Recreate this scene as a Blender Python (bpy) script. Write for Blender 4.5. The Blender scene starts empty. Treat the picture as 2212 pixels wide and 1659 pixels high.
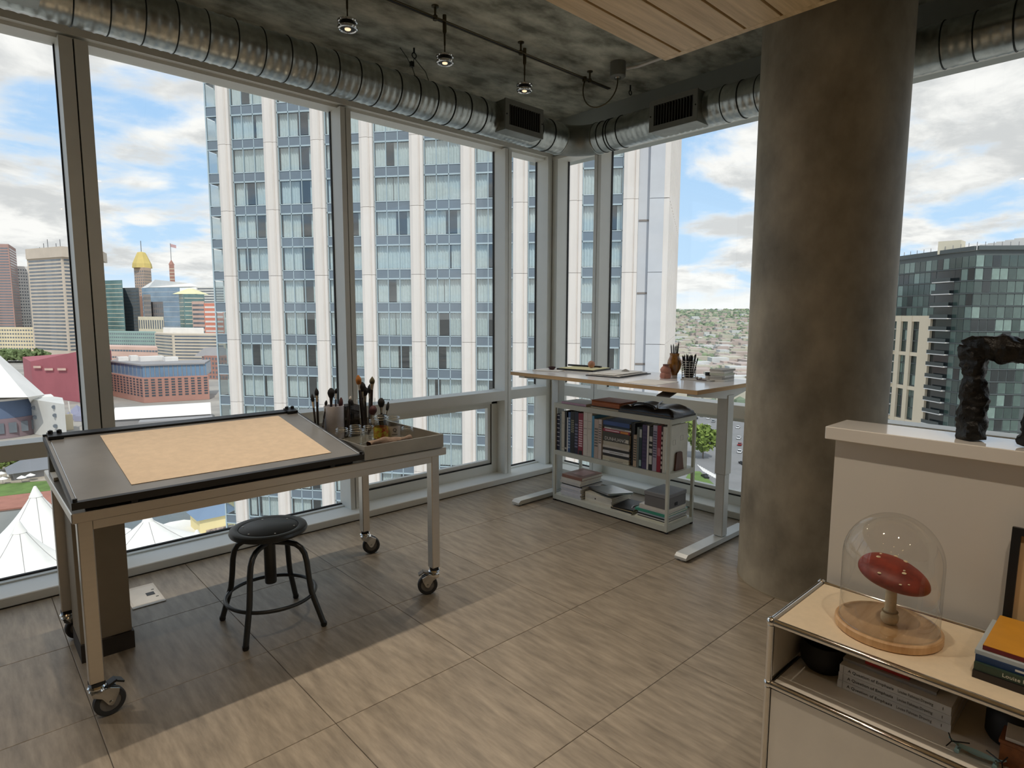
import bpy, bmesh, math, random
from mathutils import Vector, Matrix
from math import sin, cos, pi, radians, atan2, hypot, sqrt
SC = bpy.context.scene
COL = SC.collection
RND = random.Random(7)

# ------------------------------------------------------------------ camera
CAM_H = 1.41
FPX, YAW, PITCH, ROLL = 1309.3, radians(47.249), radians(6.457), radians(0.166)
FWD = Vector((cos(YAW)*cos(PITCH), sin(YAW)*cos(PITCH), -sin(PITCH)))
RGT = Vector((sin(YAW), -cos(YAW), 0))
UPV = RGT.cross(FWD)
RGT = RGT*cos(ROLL) + UPV*sin(ROLL)
UPV = RGT.cross(FWD)
cd = bpy.data.cameras.new('camera'); cam = bpy.data.objects.new('camera', cd); COL.objects.link(cam)
cd.sensor_width = 36; cd.lens = FPX/2212*36; cd.clip_start = .05; cd.clip_end = 9000
mw = Matrix((RGT, UPV, -FWD)).transposed().to_4x4(); mw.translation = (0, 0, CAM_H)
cam.matrix_world = mw
SC.camera = cam

# ------------------------------------------------------------------ colour management
vs = SC.view_settings
vs.view_transform = 'Standard'; vs.look = 'None'; vs.gamma = 1; vs.use_curve_mapping = False
vs.exposure = 0.60
SC.cycles.use_denoising = True
SC.cycles.max_bounces = 10; SC.cycles.diffuse_bounces = 5; SC.cycles.glossy_bounces = 5
SC.cycles.transmission_bounces = 8; SC.cycles.transparent_max_bounces = 16
SC.cycles.caustics_reflective = False; SC.cycles.caustics_refractive = False
SC.cycles.sample_clamp_indirect = 6

# ------------------------------------------------------------------ sky
def make_world():
    w = bpy.data.worlds.new('sky'); SC.world = w; w.use_nodes = True
    nt = w.node_tree; N = nt.nodes; L = nt.links; N.clear()
    def nd(t, **k):
        n = N.new(t)
        for a, b in k.items(): setattr(n, a, b)
        return n
    def math_(op, a, b=None, clamp=False):
        n = nd('ShaderNodeMath', operation=op, use_clamp=clamp)
        for i, v in enumerate((a, b)):
            if v is None: continue
            if hasattr(v, 'is_linked'): L.new(v, n.inputs[i])
            else: n.inputs[i].default_value = v
        return n.outputs[0]
    tc = nd('ShaderNodeTexCoord'); sp = nd('ShaderNodeSeparateXYZ'); L.new(tc.outputs['Generated'], sp.inputs[0])
    x, y, z = sp.outputs
    zc = math_('MAXIMUM', z, 0.0)
    den = math_('ADD', zc, 0.20)
    cb = nd('ShaderNodeCombineXYZ'); L.new(math_('DIVIDE', x, den), cb.inputs[0]); L.new(math_('DIVIDE', y, den), cb.inputs[1])
    def noise(scale, detail, rough, dist, off):
        mp = nd('ShaderNodeMapping'); mp.inputs['Location'].default_value = off; L.new(cb.outputs[0], mp.inputs[0])
        n = nd('ShaderNodeTexNoise'); L.new(mp.outputs[0], n.inputs['Vector'])
        n.inputs['Scale'].default_value = scale; n.inputs['Detail'].default_value = detail
        n.inputs['Roughness'].default_value = rough; n.inputs['Distortion'].default_value = dist
        return n.outputs['Fac']
    def ramp(v, p0, p1, c0=0, c1=1):
        r = nd('ShaderNodeMapRange'); r.interpolation_type = 'SMOOTHSTEP'
        L.new(v, r.inputs['Value']); r.inputs['From Min'].default_value = p0; r.inputs['From Max'].default_value = p1
        r.inputs['To Min'].default_value = c0; r.inputs['To Max'].default_value = c1
        return r.outputs[0]
    def mix(f, a, b):
        m = nd('ShaderNodeMix', data_type='RGBA'); 
        if hasattr(f, 'is_linked'): L.new(f, m.inputs[0])
        else: m.inputs[0].default_value = f
        for i, v in ((6, a), (7, b)):
            if hasattr(v, 'is_linked'): L.new(v, m.inputs[i])
            else: m.inputs[i].default_value = (*v, 1)
        return m.outputs[2]
    n1 = noise(CLOUD['scale'], 8, .56, .25, CLOUD['off'])
    n2 = noise(CLOUD['scale']*1.9, 7, .6, .3, (4.1, 2.2, 1.0))
    cover = ramp(n1, CLOUD['c0'], CLOUD['c1'])
    shade = ramp(n2, .38, .62)
    blue = mix(ramp(z, 0, .5), (.40, .55, .71), (.21, .38, .64))
    cloud = mix(shade, (.47, .475, .48), (.70, .69, .675))
    cloud = mix(ramp(n1, CLOUD['c0'], CLOUD['c0']+.16), (.69, .69, .685), cloud)
    sky = mix(cover, blue, cloud)
    sky = mix(ramp(z, .0, .07), (.68, .69, .69), sky)
    sky = mix(ramp(z, -.03, 0.0), (.42, .44, .45), sky)
    bg = nd('ShaderNodeBackground'); L.new(sky, bg.inputs[0]); bg.inputs[1].default_value = CLOUD['str']
    out = nd('ShaderNodeOutputWorld'); L.new(bg.outputs[0], out.inputs[0])
CLOUD = dict(scale=1.7, off=(15.5, 1.9, 6.0), c0=.39, c1=.53, str=1.0)
make_world()

# ------------------------------------------------------------------ sun (high, from behind the camera; the room's own walls keep it out)
sd = bpy.data.lights.new('sun', 'SUN'); so = bpy.data.objects.new('sun', sd); COL.objects.link(so)
sd.energy = 1.65; sd.angle = radians(.6); sd.color = (1, .95, .87)
SUN_AZ, SUN_EL = radians(238), radians(52)
so.rotation_euler = (-Vector((cos(SUN_AZ)*cos(SUN_EL), sin(SUN_AZ)*cos(SUN_EL), sin(SUN_EL)))).to_track_quat('-Z', 'Y').to_euler()
so.location = (0, 0, 60)

# ------------------------------------------------------------------ helpers
def lin(c):
    return tuple(((v/255)/12.92 if v <= 10 else (((v/255)+.055)/1.055)**2.4) for v in c)
MATS = {}
def M(name, rgb, rough=.5, metal=0., var=.06, scale=9., stretch=(1, 1, 1), bump=0., detail=4, spec=.5, rgb2=None, rand=False, coat=0., coord='Object', lo=.35, hi=.65, emit=None):
    """Procedural principled material: noise between two tones, optional bump; rgb in sRGB 0-255."""
    if name in MATS: return MATS[name]
    m = bpy.data.materials.new(name); m.use_nodes = True; MATS[name] = m
    nt = m.node_tree; N = nt.nodes; L = nt.links; b = N['Principled BSDF']
    c = lin(rgb)
    ca = tuple(min(1, v*(1-var)) for v in c); cb_ = lin(rgb2) if rgb2 else tuple(min(1, v*(1+var)) for v in c)
    tc = N.new('ShaderNodeTexCoord'); mp = N.new('ShaderNodeMapping'); mp.inputs['Scale'].default_value = stretch
    L.new(tc.outputs[coord], mp.inputs['Vector'])
    vec = mp.outputs[0]
    if rand:
        oi = N.new('ShaderNodeObjectInfo'); ad = N.new('ShaderNodeVectorMath'); ad.operation = 'ADD'
        ml = N.new('ShaderNodeMath'); ml.operation = 'MULTIPLY'; ml.inputs[1].default_value = 40
        L.new(oi.outputs['Random'], ml.inputs[0]); L.new(vec, ad.inputs[0]); L.new(ml.outputs[0], ad.inputs[1]); vec = ad.outputs[0]
    n = N.new('ShaderNodeTexNoise'); n.inputs['Scale'].default_value = scale; n.inputs['Detail'].default_value = detail; n.inputs['Roughness'].default_value = .6
    L.new(vec, n.inputs['Vector'])
    r = N.new('ShaderNodeMapRange'); r.inputs['From Min'].default_value = lo; r.inputs['From Max'].default_value = hi; L.new(n.outputs['Fac'], r.inputs['Value'])
    mx = N.new('ShaderNodeMix'); mx.data_type = 'RGBA'; mx.inputs[6].default_value = (*ca, 1); mx.inputs[7].default_value = (*cb_, 1)
    L.new(r.outputs[0], mx.inputs[0]); L.new(mx.outputs[2], b.inputs['Base Color'])
    b.inputs['Roughness'].default_value = rough; b.inputs['Metallic'].default_value = metal
    b.inputs['Specular IOR Level'].default_value = spec; b.inputs['Coat Weight'].default_value = coat
    if bump:
        bp = N.new('ShaderNodeBump'); bp.inputs['Strength'].default_value = bump; bp.inputs['Distance'].default_value = .01
        L.new(n.outputs['Fac'], bp.inputs['Height']); L.new(bp.outputs[0], b.inputs['Normal'])
    if emit:
        b.inputs['Emission Color'].default_value = (*lin(emit[0]), 1); b.inputs['Emission Strength'].default_value = emit[1]
    return m
def glass_thin(name, tint=(1, 1, 1), ior=1.45, rough=0., minr=0.):
    """Thin pane: clear transmission plus a Fresnel mirror."""
    if name in MATS: return MATS[name]
    m = bpy.data.materials.new(name); m.use_nodes = True; MATS[name] = m
    nt = m.node_tree; N = nt.nodes; L = nt.links; N.remove(N['Principled BSDF']); out = N['Material Output']
    fr = N.new('ShaderNodeFresnel'); ge = N.new('ShaderNodeNewGeometry')      # same reflectance from either side of the sheet
    io = N.new('ShaderNodeMapRange'); io.inputs['To Min'].default_value = ior; io.inputs['To Max'].default_value = 1/ior
    L.new(ge.outputs['Backfacing'], io.inputs['Value']); L.new(io.outputs[0], fr.inputs[0])
    tr = N.new('ShaderNodeBsdfTransparent'); gl = N.new('ShaderNodeBsdfGlossy'); gl.inputs['Roughness'].default_value = rough
    nz = N.new('ShaderNodeTexNoise'); nz.inputs['Scale'].default_value = 2.0
    mr = N.new('ShaderNodeMapRange'); mr.inputs['To Min'].default_value = .985; mr.inputs['To Max'].default_value = 1.0; L.new(nz.outputs['Fac'], mr.inputs['Value'])
    vm = N.new('ShaderNodeVectorMath'); vm.operation = 'SCALE'; vm.inputs[0].default_value = tint; L.new(mr.outputs[0], vm.inputs['Scale']); L.new(vm.outputs[0], tr.inputs[0])
    mx = N.new('ShaderNodeMixShader'); f = fr.outputs[0]
    if minr:
        a = N.new('ShaderNodeMath'); a.operation = 'MAXIMUM'; a.inputs[1].default_value = minr; L.new(f, a.inputs[0]); f = a.outputs[0]
    L.new(f, mx.inputs[0]); L.new(tr.outputs[0], mx.inputs[1]); L.new(gl.outputs[0], mx.inputs[2]); L.new(mx.outputs[0], out.inputs[0])
    return m

def wmat(o):
    """World matrix of an object from its own loc/rot and its parents'."""
    m = Matrix.LocRotScale(o.location, o.rotation_euler, o.scale)
    return wmat(o.parent) @ m if o.parent else m
class MB:
    """Collects shapes in world coordinates and links them as one mesh object."""
    def __init__(s): s.v = []; s.f = []
    def add(s, vs, fs):
        k = len(s.v); s.v += [tuple(v) for v in vs]; s.f += [tuple(i+k for i in f) for f in fs]; return s
    def box(s, x0, x1, y0, y1, z0, z1):
        return s.add([(x0, y0, z0), (x1, y0, z0), (x1, y1, z0), (x0, y1, z0), (x0, y0, z1), (x1, y0, z1), (x1, y1, z1), (x0, y1, z1)],
                     [(0, 3, 2, 1), (4, 5, 6, 7), (0, 1, 5, 4), (1, 2, 6, 5), (2, 3, 7, 6), (3, 0, 4, 7)])
    def cbox(s, x0, x1, y0, y1, z0, z1, c=.004):
        """box with chamfered edges"""
        bm = bmesh.new(); bmesh.ops.create_cube(bm, size=1)
        for v in bm.verts: v.co = Vector((x0+(v.co.x+.5)*(x1-x0), y0+(v.co.y+.5)*(y1-y0), z0+(v.co.z+.5)*(z1-z0)))
        bmesh.ops.bevel(bm, geom=list(bm.edges), offset=c, segments=1, profile=.5, affect='EDGES')
        bm.verts.index_update(); s.add([v.co for v in bm.verts], [[v.index for v in f.verts] for f in bm.faces]); bm.free(); return s
    def pbox(s, P, U, V, W):
        """box from corner P and three edge vectors"""
        P, U, V, W = map(Vector, (P, U, V, W))
        return s.add([P, P+U, P+U+V, P+V, P+W, P+U+W, P+U+V+W, P+V+W], [(0, 3, 2, 1), (4, 5, 6, 7), (0, 1, 5, 4), (1, 2, 6, 5), (2, 3, 7, 6), (3, 0, 4, 7)])
    def quad(s, a, b, c, d): return s.add([a, b, c, d], [(0, 1, 2, 3)])
    def prism(s, poly, z0, z1):
        n = len(poly); return s.add([(x, y, z0) for x, y in poly]+[(x, y, z1) for x, y in poly],
            [tuple(range(n-1, -1, -1)), tuple(range(n, 2*n))]+[(i, (i+1) % n, n+(i+1) % n, n+i) for i in range(n)])
    def tube(s, path, r, n=10, cap=True):
        """round tube along a path; r a number or one per point"""
        P = [Vector(p) for p in path]; k = len(P); rr = r if isinstance(r, (list, tuple)) else [r]*k
        base = len(s.v); up = None; rings = []
        for i, p in enumerate(P):
            t = (P[min(i+1, k-1)]-P[max(i-1, 0)]).normalized()
            if up is None:
                a = Vector((0, 0, 1)) if abs(t.z) < .9 else Vector((1, 0, 0)); up = t.cross(a).normalized()
            else: up = (up - t*up.dot(t)).normalized()
            w = t.cross(up)
            s.v += [tuple(p+up*(rr[i]*cos(2*pi*j/n))+w*(rr[i]*sin(2*pi*j/n))) for j in range(n)]
        for i in range(k-1):
            for j in range(n):
                a = base+i*n+j; b = base+i*n+(j+1) % n; s.f.append((a, b, b+n, a+n))
        if cap:
            s.f.append(tuple(base+j for j in range(n-1, -1, -1))); s.f.append(tuple(base+(k-1)*n+j for j in range(n)))
        return s
    def lathe(s, prof, c=(0, 0, 0), n=24, axis='z', cap=True, closed=False):
        """revolve (radius, height) pairs about an axis through c"""
        base = len(s.v); k = len(prof)
        for r, h in prof:
            for j in range(n):
                a, b = r*cos(2*pi*j/n), r*sin(2*pi*j/n)
                q = {'z': (a, b, h), 'x': (h, a, b), 'y': (b, h, a)}[axis]
                s.v.append((c[0]+q[0], c[1]+q[1], c[2]+q[2]))
        for i in range(k-1 if not closed else k):
            for j in range(n):
                a = base+i*n+j; b = base+i*n+(j+1) % n; i2 = (i+1) % k
                s.f.append((a, b, base+i2*n+(j+1) % n, base+i2*n+j))
        if cap and not closed:
            if prof[0][0] > 1e-6: s.f.append(tuple(base+j for j in range(n-1, -1, -1)))
            if prof[-1][0] > 1e-6: s.f.append(tuple(base+(k-1)*n+j for j in range(n)))
        return s
    def ring(s, c, R, r, n=32, m=8, axis='z'):
        return s.lathe([(R+r*cos(2*pi*i/m), r*sin(2*pi*i/m)) for i in range(m)], c, n, axis, closed=True)
    def sphere(s, c, r, n=14, sq=(1, 1, 1)):
        k = n//2; base = len(s.v)
        for i in range(k+1):
            th = pi*i/k
            for j in range(n): s.v.append((c[0]+sq[0]*r*sin(th)*cos(2*pi*j/n), c[1]+sq[1]*r*sin(th)*sin(2*pi*j/n), c[2]-sq[2]*r*cos(th)))
        for i in range(k):
            for j in range(n):
                a = base+i*n+j; b = base+i*n+(j+1) % n; s.f.append((a, b, b+n, a+n))
        return s
    def grid(s, fn, nu, nv):
        base = len(s.v)
        for i in range(nu+1):
            for j in range(nv+1): s.v.append(tuple(fn(i/nu, j/nv)))
        for i in range(nu):
            for j in range(nv):
                a = base+i*(nv+1)+j; s.f.append((a, a+nv+1, a+nv+2, a+1))
        return s
    def rot(s, ang, c=(0, 0), start=0):
        for i in range(start, len(s.v)):
            x, y, z = s.v[i]; x -= c[0]; y -= c[1]; s.v[i] = (c[0]+x*cos(ang)-y*sin(ang), c[1]+x*sin(ang)+y*cos(ang), z)
        return s
    def move(s, d, start=0):
        for i in range(start, len(s.v)): s.v[i] = tuple(a+b for a, b in zip(s.v[i], d))
        return s
    def mesh(s, name, mat, smooth=False):
        me = bpy.data.meshes.new(name); me.from_pydata(s.v, [], s.f); me.validate(); 
        bm = bmesh.new(); bm.from_mesh(me); bmesh.ops.remove_doubles(bm, verts=bm.verts, dist=1e-6); bmesh.ops.recalc_face_normals(bm, faces=bm.faces); bm.to_mesh(me); bm.free()
        me.materials.append(mat)
        if smooth:
            for p in me.polygons: p.use_smooth = True
            me.set_sharp_from_angle(angle=radians(38))
        return me
    def part(s, name, mat, parent, smooth=False, label=None, local=False, kind=None):
        if not local:
            inv = wmat(parent).inverted(); s.v = [tuple(inv @ Vector(v)) for v in s.v]
        xs = [min(v[i] for v in s.v) for i in range(3)]; xe = [max(v[i] for v in s.v) for i in range(3)]
        o = ((xs[0]+xe[0])/2, (xs[1]+xe[1])/2, xs[2]); s.v = [(v[0]-o[0], v[1]-o[1], v[2]-o[2]) for v in s.v]
        ob = bpy.data.objects.new(name, s.mesh(name, mat, smooth)); COL.objects.link(ob); ob.parent = parent; ob.location = o
        if label: ob['label'] = label
        if kind: ob['kind'] = kind
        return ob
    def thing(s, name, mat, label, cat, group=None, kind=None, smooth=False, rotz=0):
        xs = [min(v[i] for v in s.v) for i in range(3)]; xe = [max(v[i] for v in s.v) for i in range(3)]
        o = ((xs[0]+xe[0])/2, (xs[1]+xe[1])/2, xs[2]); s.v = [(v[0]-o[0], v[1]-o[1], v[2]-o[2]) for v in s.v]
        ob = bpy.data.objects.new(name, s.mesh(name, mat, smooth)); COL.objects.link(ob); ob.location = o; ob.rotation_euler = (0, 0, rotz)
        return tag(ob, label, cat, group, kind)
def tag(o, label=None, cat=None, group=None, kind=None):
    for k, v in (('label', label), ('category', cat), ('group', group), ('kind', kind)):
        if v: o[k] = v
    return o
def thing(name, label, cat, loc=(0, 0, 0), rotz=0, group=None, kind=None):
    o = bpy.data.objects.new(name, None); COL.objects.link(o); o.location = loc; o.rotation_euler = (0, 0, rotz); o.empty_display_size = .1
    return tag(o, label, cat, group, kind)
def struct(name, mb, mat, label=None, parent=None, smooth=False):
    if parent: return mb.part(name, mat, parent, smooth, label)
    return mb.thing(name, mat, label, None, kind='structure', smooth=smooth)
def sempty(name, label, loc=(0, 0, 0)): return thing(name, label, None, loc, kind='structure')
def copy_tree(o, parent=None, loc=None, rotz=None, label=None):
    c = o.copy(); COL.objects.link(c); c.parent = parent
    if loc is not None: c.location = loc
    if rotz is not None: c.rotation_euler = (0, 0, rotz)
    if label: c['label'] = label
    for ch in list(o.children): copy_tree(ch, c)
    return c
def share(me, name, parent, loc, rotz=0):
    """another part that shares mesh data"""
    o = bpy.data.objects.new(name, me); COL.objects.link(o); o.parent = parent; o.location = loc; o.rotation_euler = (0, 0, rotz); return o
def text_part(txt, size, mat, parent, loc, rot, name='lettering', align='LEFT', squeeze=1, ext=.0003):
    cu = bpy.data.curves.new(name, 'FONT'); cu.body = txt; cu.size = size; cu.align_x = align; cu.align_y = 'CENTER'; cu.extrude = ext; cu.resolution_u = 2
    tmp = bpy.data.objects.new('tmp', cu); COL.objects.link(tmp); dg = bpy.context.evaluated_depsgraph_get(); dg.update()
    me = bpy.data.meshes.new_from_object(tmp.evaluated_get(dg)); bpy.data.objects.remove(tmp); bpy.data.curves.remove(cu)
    me.materials.clear(); me.materials.append(mat); me.name = name
    o = bpy.data.objects.new(name, me); COL.objects.link(o); o.parent = parent; o.location = loc; o.rotation_euler = rot; o.scale = (squeeze, 1, 1); return o
# ================================================================== MATERIALS (room)
m_tile = M('tile_stone', (128, 117, 101), rough=.40, var=.16, scale=7, stretch=(5, .8, 1), detail=12, rand=True, bump=.05, rgb2=(164, 151, 132), lo=.28, hi=.72)
m_grout = M('grout', (96, 88, 78), rough=.9)
m_frame = M('window_frame_paint', (234, 235, 229), rough=.45, var=.03, scale=3)
m_gasket = M('black_gasket', (22, 22, 22), rough=.6)
m_sill = M('sill_paint', (234, 236, 231), rough=.4, var=.03, scale=3)
m_pane = glass_thin('window_glass', (.985, .995, .99), 1.33)
m_conc = M('ceiling_concrete', (138, 138, 122), rough=.9, var=.4, scale=3.4, stretch=(1, 1.7, 1), detail=9, bump=.25, rgb2=(196, 195, 178), lo=.36, hi=.64)
m_col = M('column_concrete', (138, 129, 112), rough=.6, var=.3, scale=3.2, stretch=(1, 1, .7), detail=10, bump=.08, rgb2=(180, 170, 150), lo=.3, hi=.7)
m_wall = M('white_wall_paint', (216, 212, 203), rough=.6, var=.02, scale=2)
m_bulk = M('bulkhead_paint', (170, 176, 172), rough=.55, var=.05, scale=1.5)
m_oak = M('soffit_oak', (216, 182, 130), rough=.45, var=.18, scale=4, stretch=(.6, 9, 9), detail=8, rand=True, rgb2=(230, 200, 152))
m_dark = M('dark_gap', (34, 20, 16), rough=.8)
m_galv = M('galvanised_steel', (178, 184, 182), rough=.3, metal=1, var=.18, scale=14, detail=6)
m_galv2 = M('dull_galvanised', (138, 140, 134), rough=.45, metal=1, var=.12, scale=9)
m_seam = M('duct_seam', (52, 56, 54), rough=.5, metal=.8)
m_grey = M('diffuser_grey', (116, 118, 112), rough=.5, var=.05)
m_black = M('black_plastic', (20, 20, 21), rough=.45, var=.1)
m_chrome = M('chrome', (226, 226, 224), rough=.07, metal=1, var=.01)
m_steel = M('brushed_steel', (206, 200, 190), rough=.34, metal=1, var=.02, scale=5, stretch=(1, 1, 14))
m_white = M('white_plastic', (232, 230, 226), rough=.4, var=.02)

XB, YB, ZC = -3.2, -2.6, 3.09           # back limits of the room and the slab's underside
# ------------------------------------------------------------------ floor and its tiles
floor = struct('floor', MB().box(XB-.2, 4.2, YB-.2, 4.0, -.30, -.004), m_grout, 'floor of large square stone tiles with thin dark joints')
gx = [.2745+.609*k for k in range(-6, 8)]; gy = [1.239+.613*k for k in range(-7, 5)]
shared = {}
for i in range(len(gx)-1):
    for j in range(len(gy)-1):
        x0, x1, y0, y1 = max(gx[i], XB), min(gx[i+1], 3.935), max(gy[j], YB), min(gy[j+1], 3.705)
        if x1-x0 < .03 or y1-y0 < .03: continue
        w, d = round(x1-x0-.0022, 4), round(y1-y0-.0022, 4)
        if (w, d) not in shared:
            shared[(w, d)] = MB().cbox(-w/2, w/2, -d/2, d/2, -.009, 0, .0012).mesh('tile', m_tile)
        inv = floor.location
        share(shared[(w, d)], 'tile', floor, (((x0+x1)/2-inv[0]), ((y0+y1)/2-inv[1]), -inv[2]))
# ------------------------------------------------------------------ closed walls behind the camera
m_room_wall = M('taupe_wall_paint', (150, 142, 130), rough=.7, var=.03, scale=2)
struct('wall_back', MB().box(XB-.2, XB, YB-.2, 3.95, 0, ZC), m_room_wall, 'plain taupe wall behind the camera')
struct('wall_side', MB().box(XB-.2, 4.2, YB-.2, YB, 0, ZC), m_room_wall, 'plain taupe side wall behind the credenza')
# ------------------------------------------------------------------ slab, bulkheads
struct('ceiling', MB().box(XB-.2, 4.35, YB-.2, 4.15, ZC, ZC+.3), m_conc, 'raw grey concrete ceiling slab')
struct('wall_left', MB().box(XB-.2, 4.14, 3.86, 4.1, 2.85, ZC), m_bulk, 'grey header strip above the left window wall')
struct('wall_right', MB().box(3.995, 4.3, YB-.2, 4.1, 2.78, ZC), m_bulk, 'grey header strip above the right window wall')
struct('trim_1', MB().box(XB-.2, 4.14, 3.80, 3.96, 2.78, 2.852).box(XB-.2, 4.14, 3.84, 3.97, 2.762, 2.782), m_frame, 'pale metal head rail along the top of the left windows')
struct('trim_2', MB().box(3.99, 4.15, YB-.2, 3.80, 2.762, 2.79), m_frame, 'pale metal head rail along the top of the right windows')
struct('trim_3', MB().cbox(XB-.2, 3.93, 3.70, 3.955, 0, .049, .004), m_sill, 'low white sill running along the foot of the left windows')
struct('trim_4', MB().cbox(3.93, 4.15, YB-.2, 3.955, 0, .049, .004), m_sill, 'low white sill running along the foot of the right windows')
# ------------------------------------------------------------------ window bays
def mull_x(par, x0, x1, name='mullion'):
    """vertical mullion of the left wall: two aluminium halves with a shadow joint"""
    c = (x0+x1)/2; mb = MB().box(x0, c-.0035, 3.80, 3.955, .049, 2.765).box(c+.0035, x1, 3.80, 3.955, .049, 2.765)
    o = mb.part(name, m_frame, par); MB().box(c-.0036, c+.0036, 3.815, 3.95, .049, 2.765).part('joint', m_gasket, o); return o
def mull_y(par, y0, y1, name='mullion'):
    c = (y0+y1)/2; mb = MB().box(3.99, 4.145, y0, c-.0035, .049, 2.765).box(3.99, 4.145, c+.0035, y1, .049, 2.765)
    o = mb.part(name, m_frame, par); MB().box(4.005, 4.14, c-.0036, c+.0036, .049, 2.765).part('joint', m_gasket, o); return o
def win_left(n, x0, x1, label, sash=False, mull=None):
    w = sempty('window_%d' % n, label, ((x0+x1)/2, 3.94, .049))
    if mull: mull_x(w, *mull)
    MB().box(x0, x1, 3.80, 3.952, .692, .772).part('rail', m_frame, w)
    MB().box(x0, x1, 3.942, 3.948, .774, 2.764).part('pane', m_pane, w)
    g = MB()
    if sash:
        f = MB().box(x0, x1, 3.90, 3.955, .049, .125).box(x0, x0+.05, 3.90, 3.955, .125, .692).box(x1-.06, x1, 3.90, 3.955, .125, .692).box(x0, x1, 3.90, 3.955, .655, .692)
        f.part('sash_frame', m_frame, w)
        i = MB().box(x0+.05, x1-.06, 3.915, 3.95, .135, .165).box(x0+.05, x0+.085, 3.915, 3.95, .165, .62).box(x1-.095, x1-.06, 3.915, 3.95, .165, .62).box(x0+.05, x1-.06, 3.915, 3.95, .62, .652)
        i.part('sash_inner', m_frame, w)
        g.box(x0+.05, x1-.06, 3.905, 3.94, .125, .1345).box(x1-.0602, x1-.054, 3.905, 3.94, .13, .652)
        MB().box(x0+.085, x1-.095, 3.942, 3.948, .165, .62).part('pane', m_pane, w)
    else:
        MB().box(x0, x1, 3.90, 3.955, .049, .058).part('glazing_bead', m_frame, w)
        g.box(x0, x1, 3.935, 3.955, .058, .066)
        MB().box(x0, x1, 3.942, 3.948, .066, .691).part('pane', m_pane, w)
    g.box(x0, x0+.006, 3.936, 3.953, .78, 2.76).box(x1-.006, x1, 3.936, 3.953, .78, 2.76)
    g.part('gasket', m_gasket, w)
def win_right(n, y0, y1, label, mull=None, sash=False):
    w = sempty('window_%d' % n, label, (4.13, (y0+y1)/2, .049))
    if mull: mull_y(w, *mull)
    MB().box(3.99, 4.142, y0, y1, .70, .79).part('rail', m_frame, w)
    MB().box(4.132, 4.138, y0, y1, .79, 2.764).part('pane', m_pane, w)
    g = MB().box(4.126, 4.143, y0, y0+.006, .80, 2.76).box(4.126, 4.143, y1-.006, y1, .80, 2.76)
    if sash:
        MB().box(4.09, 4.145, y0, y1, .049, .115).box(4.09, 4.145, y1-.05, y1, .115, .70).box(4.09, 4.145, y0, y0+.05, .115, .70).box(4.09, 4.145, y0, y1, .66, .70).part('sash_frame', m_frame, w)
        MB().box(4.10, 4.14, y0+.05, y1-.05, .125, .15).box(4.10, 4.14, y0+.05, y0+.08, .15, .66).box(4.10, 4.14, y1-.08, y1-.05, .15, .66).part('sash_inner', m_frame, w)
        g.box(4.095, 4.13, y0+.05, y1-.05, .115, .1245)
        MB().box(4.132, 4.138, y0+.08, y1-.08, .15, .66).part('pane', m_pane, w)
    else:
        MB().box(4.09, 4.145, y0, y1, .049, .058).part('glazing_bead', m_frame, w); g.box(4.125, 4.145, y0, y1, .058, .066)
        MB().box(4.132, 4.138, y0, y1, .066, .699).part('pane', m_pane, w)
    g.part('gasket', m_gasket, w)
win_left(1, -.86, .492, 'window bay at the far left over the white tents', mull=(.492, .614))
win_left(2, .614, 1.977, 'tall window bay behind the drafting table', mull=(1.977, 2.052))
win_left(3, 2.052, 3.43, 'window bay with an opening sash low down beside the steel tray', sash=True, mull=(3.43, 3.503))
win_left(4, 3.503, 3.935, 'narrow window bay just left of the glass corner')
win_left(9, -2.31, -.935, 'window bay behind the camera on the left wall', mull=(-.935, -.86))
win_left(10, -3.2, -2.385, 'last window bay of the left wall', mull=(-2.385, -2.31))
win_right(5, 3.325, 3.74, 'narrow window bay just right of the glass corner', mull=(3.255, 3.325))
win_right(6, 1.875, 3.255, 'window bay behind the standing desk', mull=(1.80, 1.875), sash=True)
win_right(7, .425, 1.80, 'window bay to the right of the concrete column', mull=(.35, .425))
win_right(8, -1.03, .35, 'window bay beyond the black sculpture', mull=(-1.105, -1.03))
win_right(11, -2.6, -1.105, 'last window bay of the right wall')
cp = sempty('trim_5', 'corner post where the two glass walls meet', (4.0, 3.86, .049))
MB().box(3.935, 3.986, 3.80, 3.955, .049, 2.78).box(3.994, 4.145, 3.74, 3.80, .049, 2.78).box(3.994, 4.145, 3.80, 3.955, .049, 2.78).part('post', m_frame, cp)
MB().box(3.985, 3.995, 3.806, 3.95, .049, 2.78).part('joint', m_gasket, cp)
# ------------------------------------------------------------------ column
cb_ = MB().lathe([(.334, 0), (.334, ZC)], (3.287, 1.233, 0), 128)
struct('column', cb_, m_col, 'thick round concrete column beside the standing desk', smooth=True)
struct('trim_6', MB().lathe([(.3345, 0), (.3375, 0), (.3375, .004), (.3345, .004)], (3.287, 1.233, .0003), 96, closed=True), M('caulk', (150, 140, 118), rough=.7), 'thin sealant bead around the foot of the column', smooth=True)
# ------------------------------------------------------------------ half wall and its stone cap
struct('wall_half', MB().box(1.94, 2.055, YB, .658, 0, 1.044), m_wall, 'white half-height wall behind the credenza')
m_quartz = M('white_quartz', (224, 219, 210), rough=.07, var=.10, scale=2.5, stretch=(4, 1, 1), detail=10, rgb2=(232, 228, 220), lo=.28, hi=.42)
MB().cbox(1.91, 2.085, YB, .679, 1.044, 1.082, .002).thing('countertop', m_quartz, 'pale veined stone cap along the top of the white half wall', 'countertop')
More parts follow.
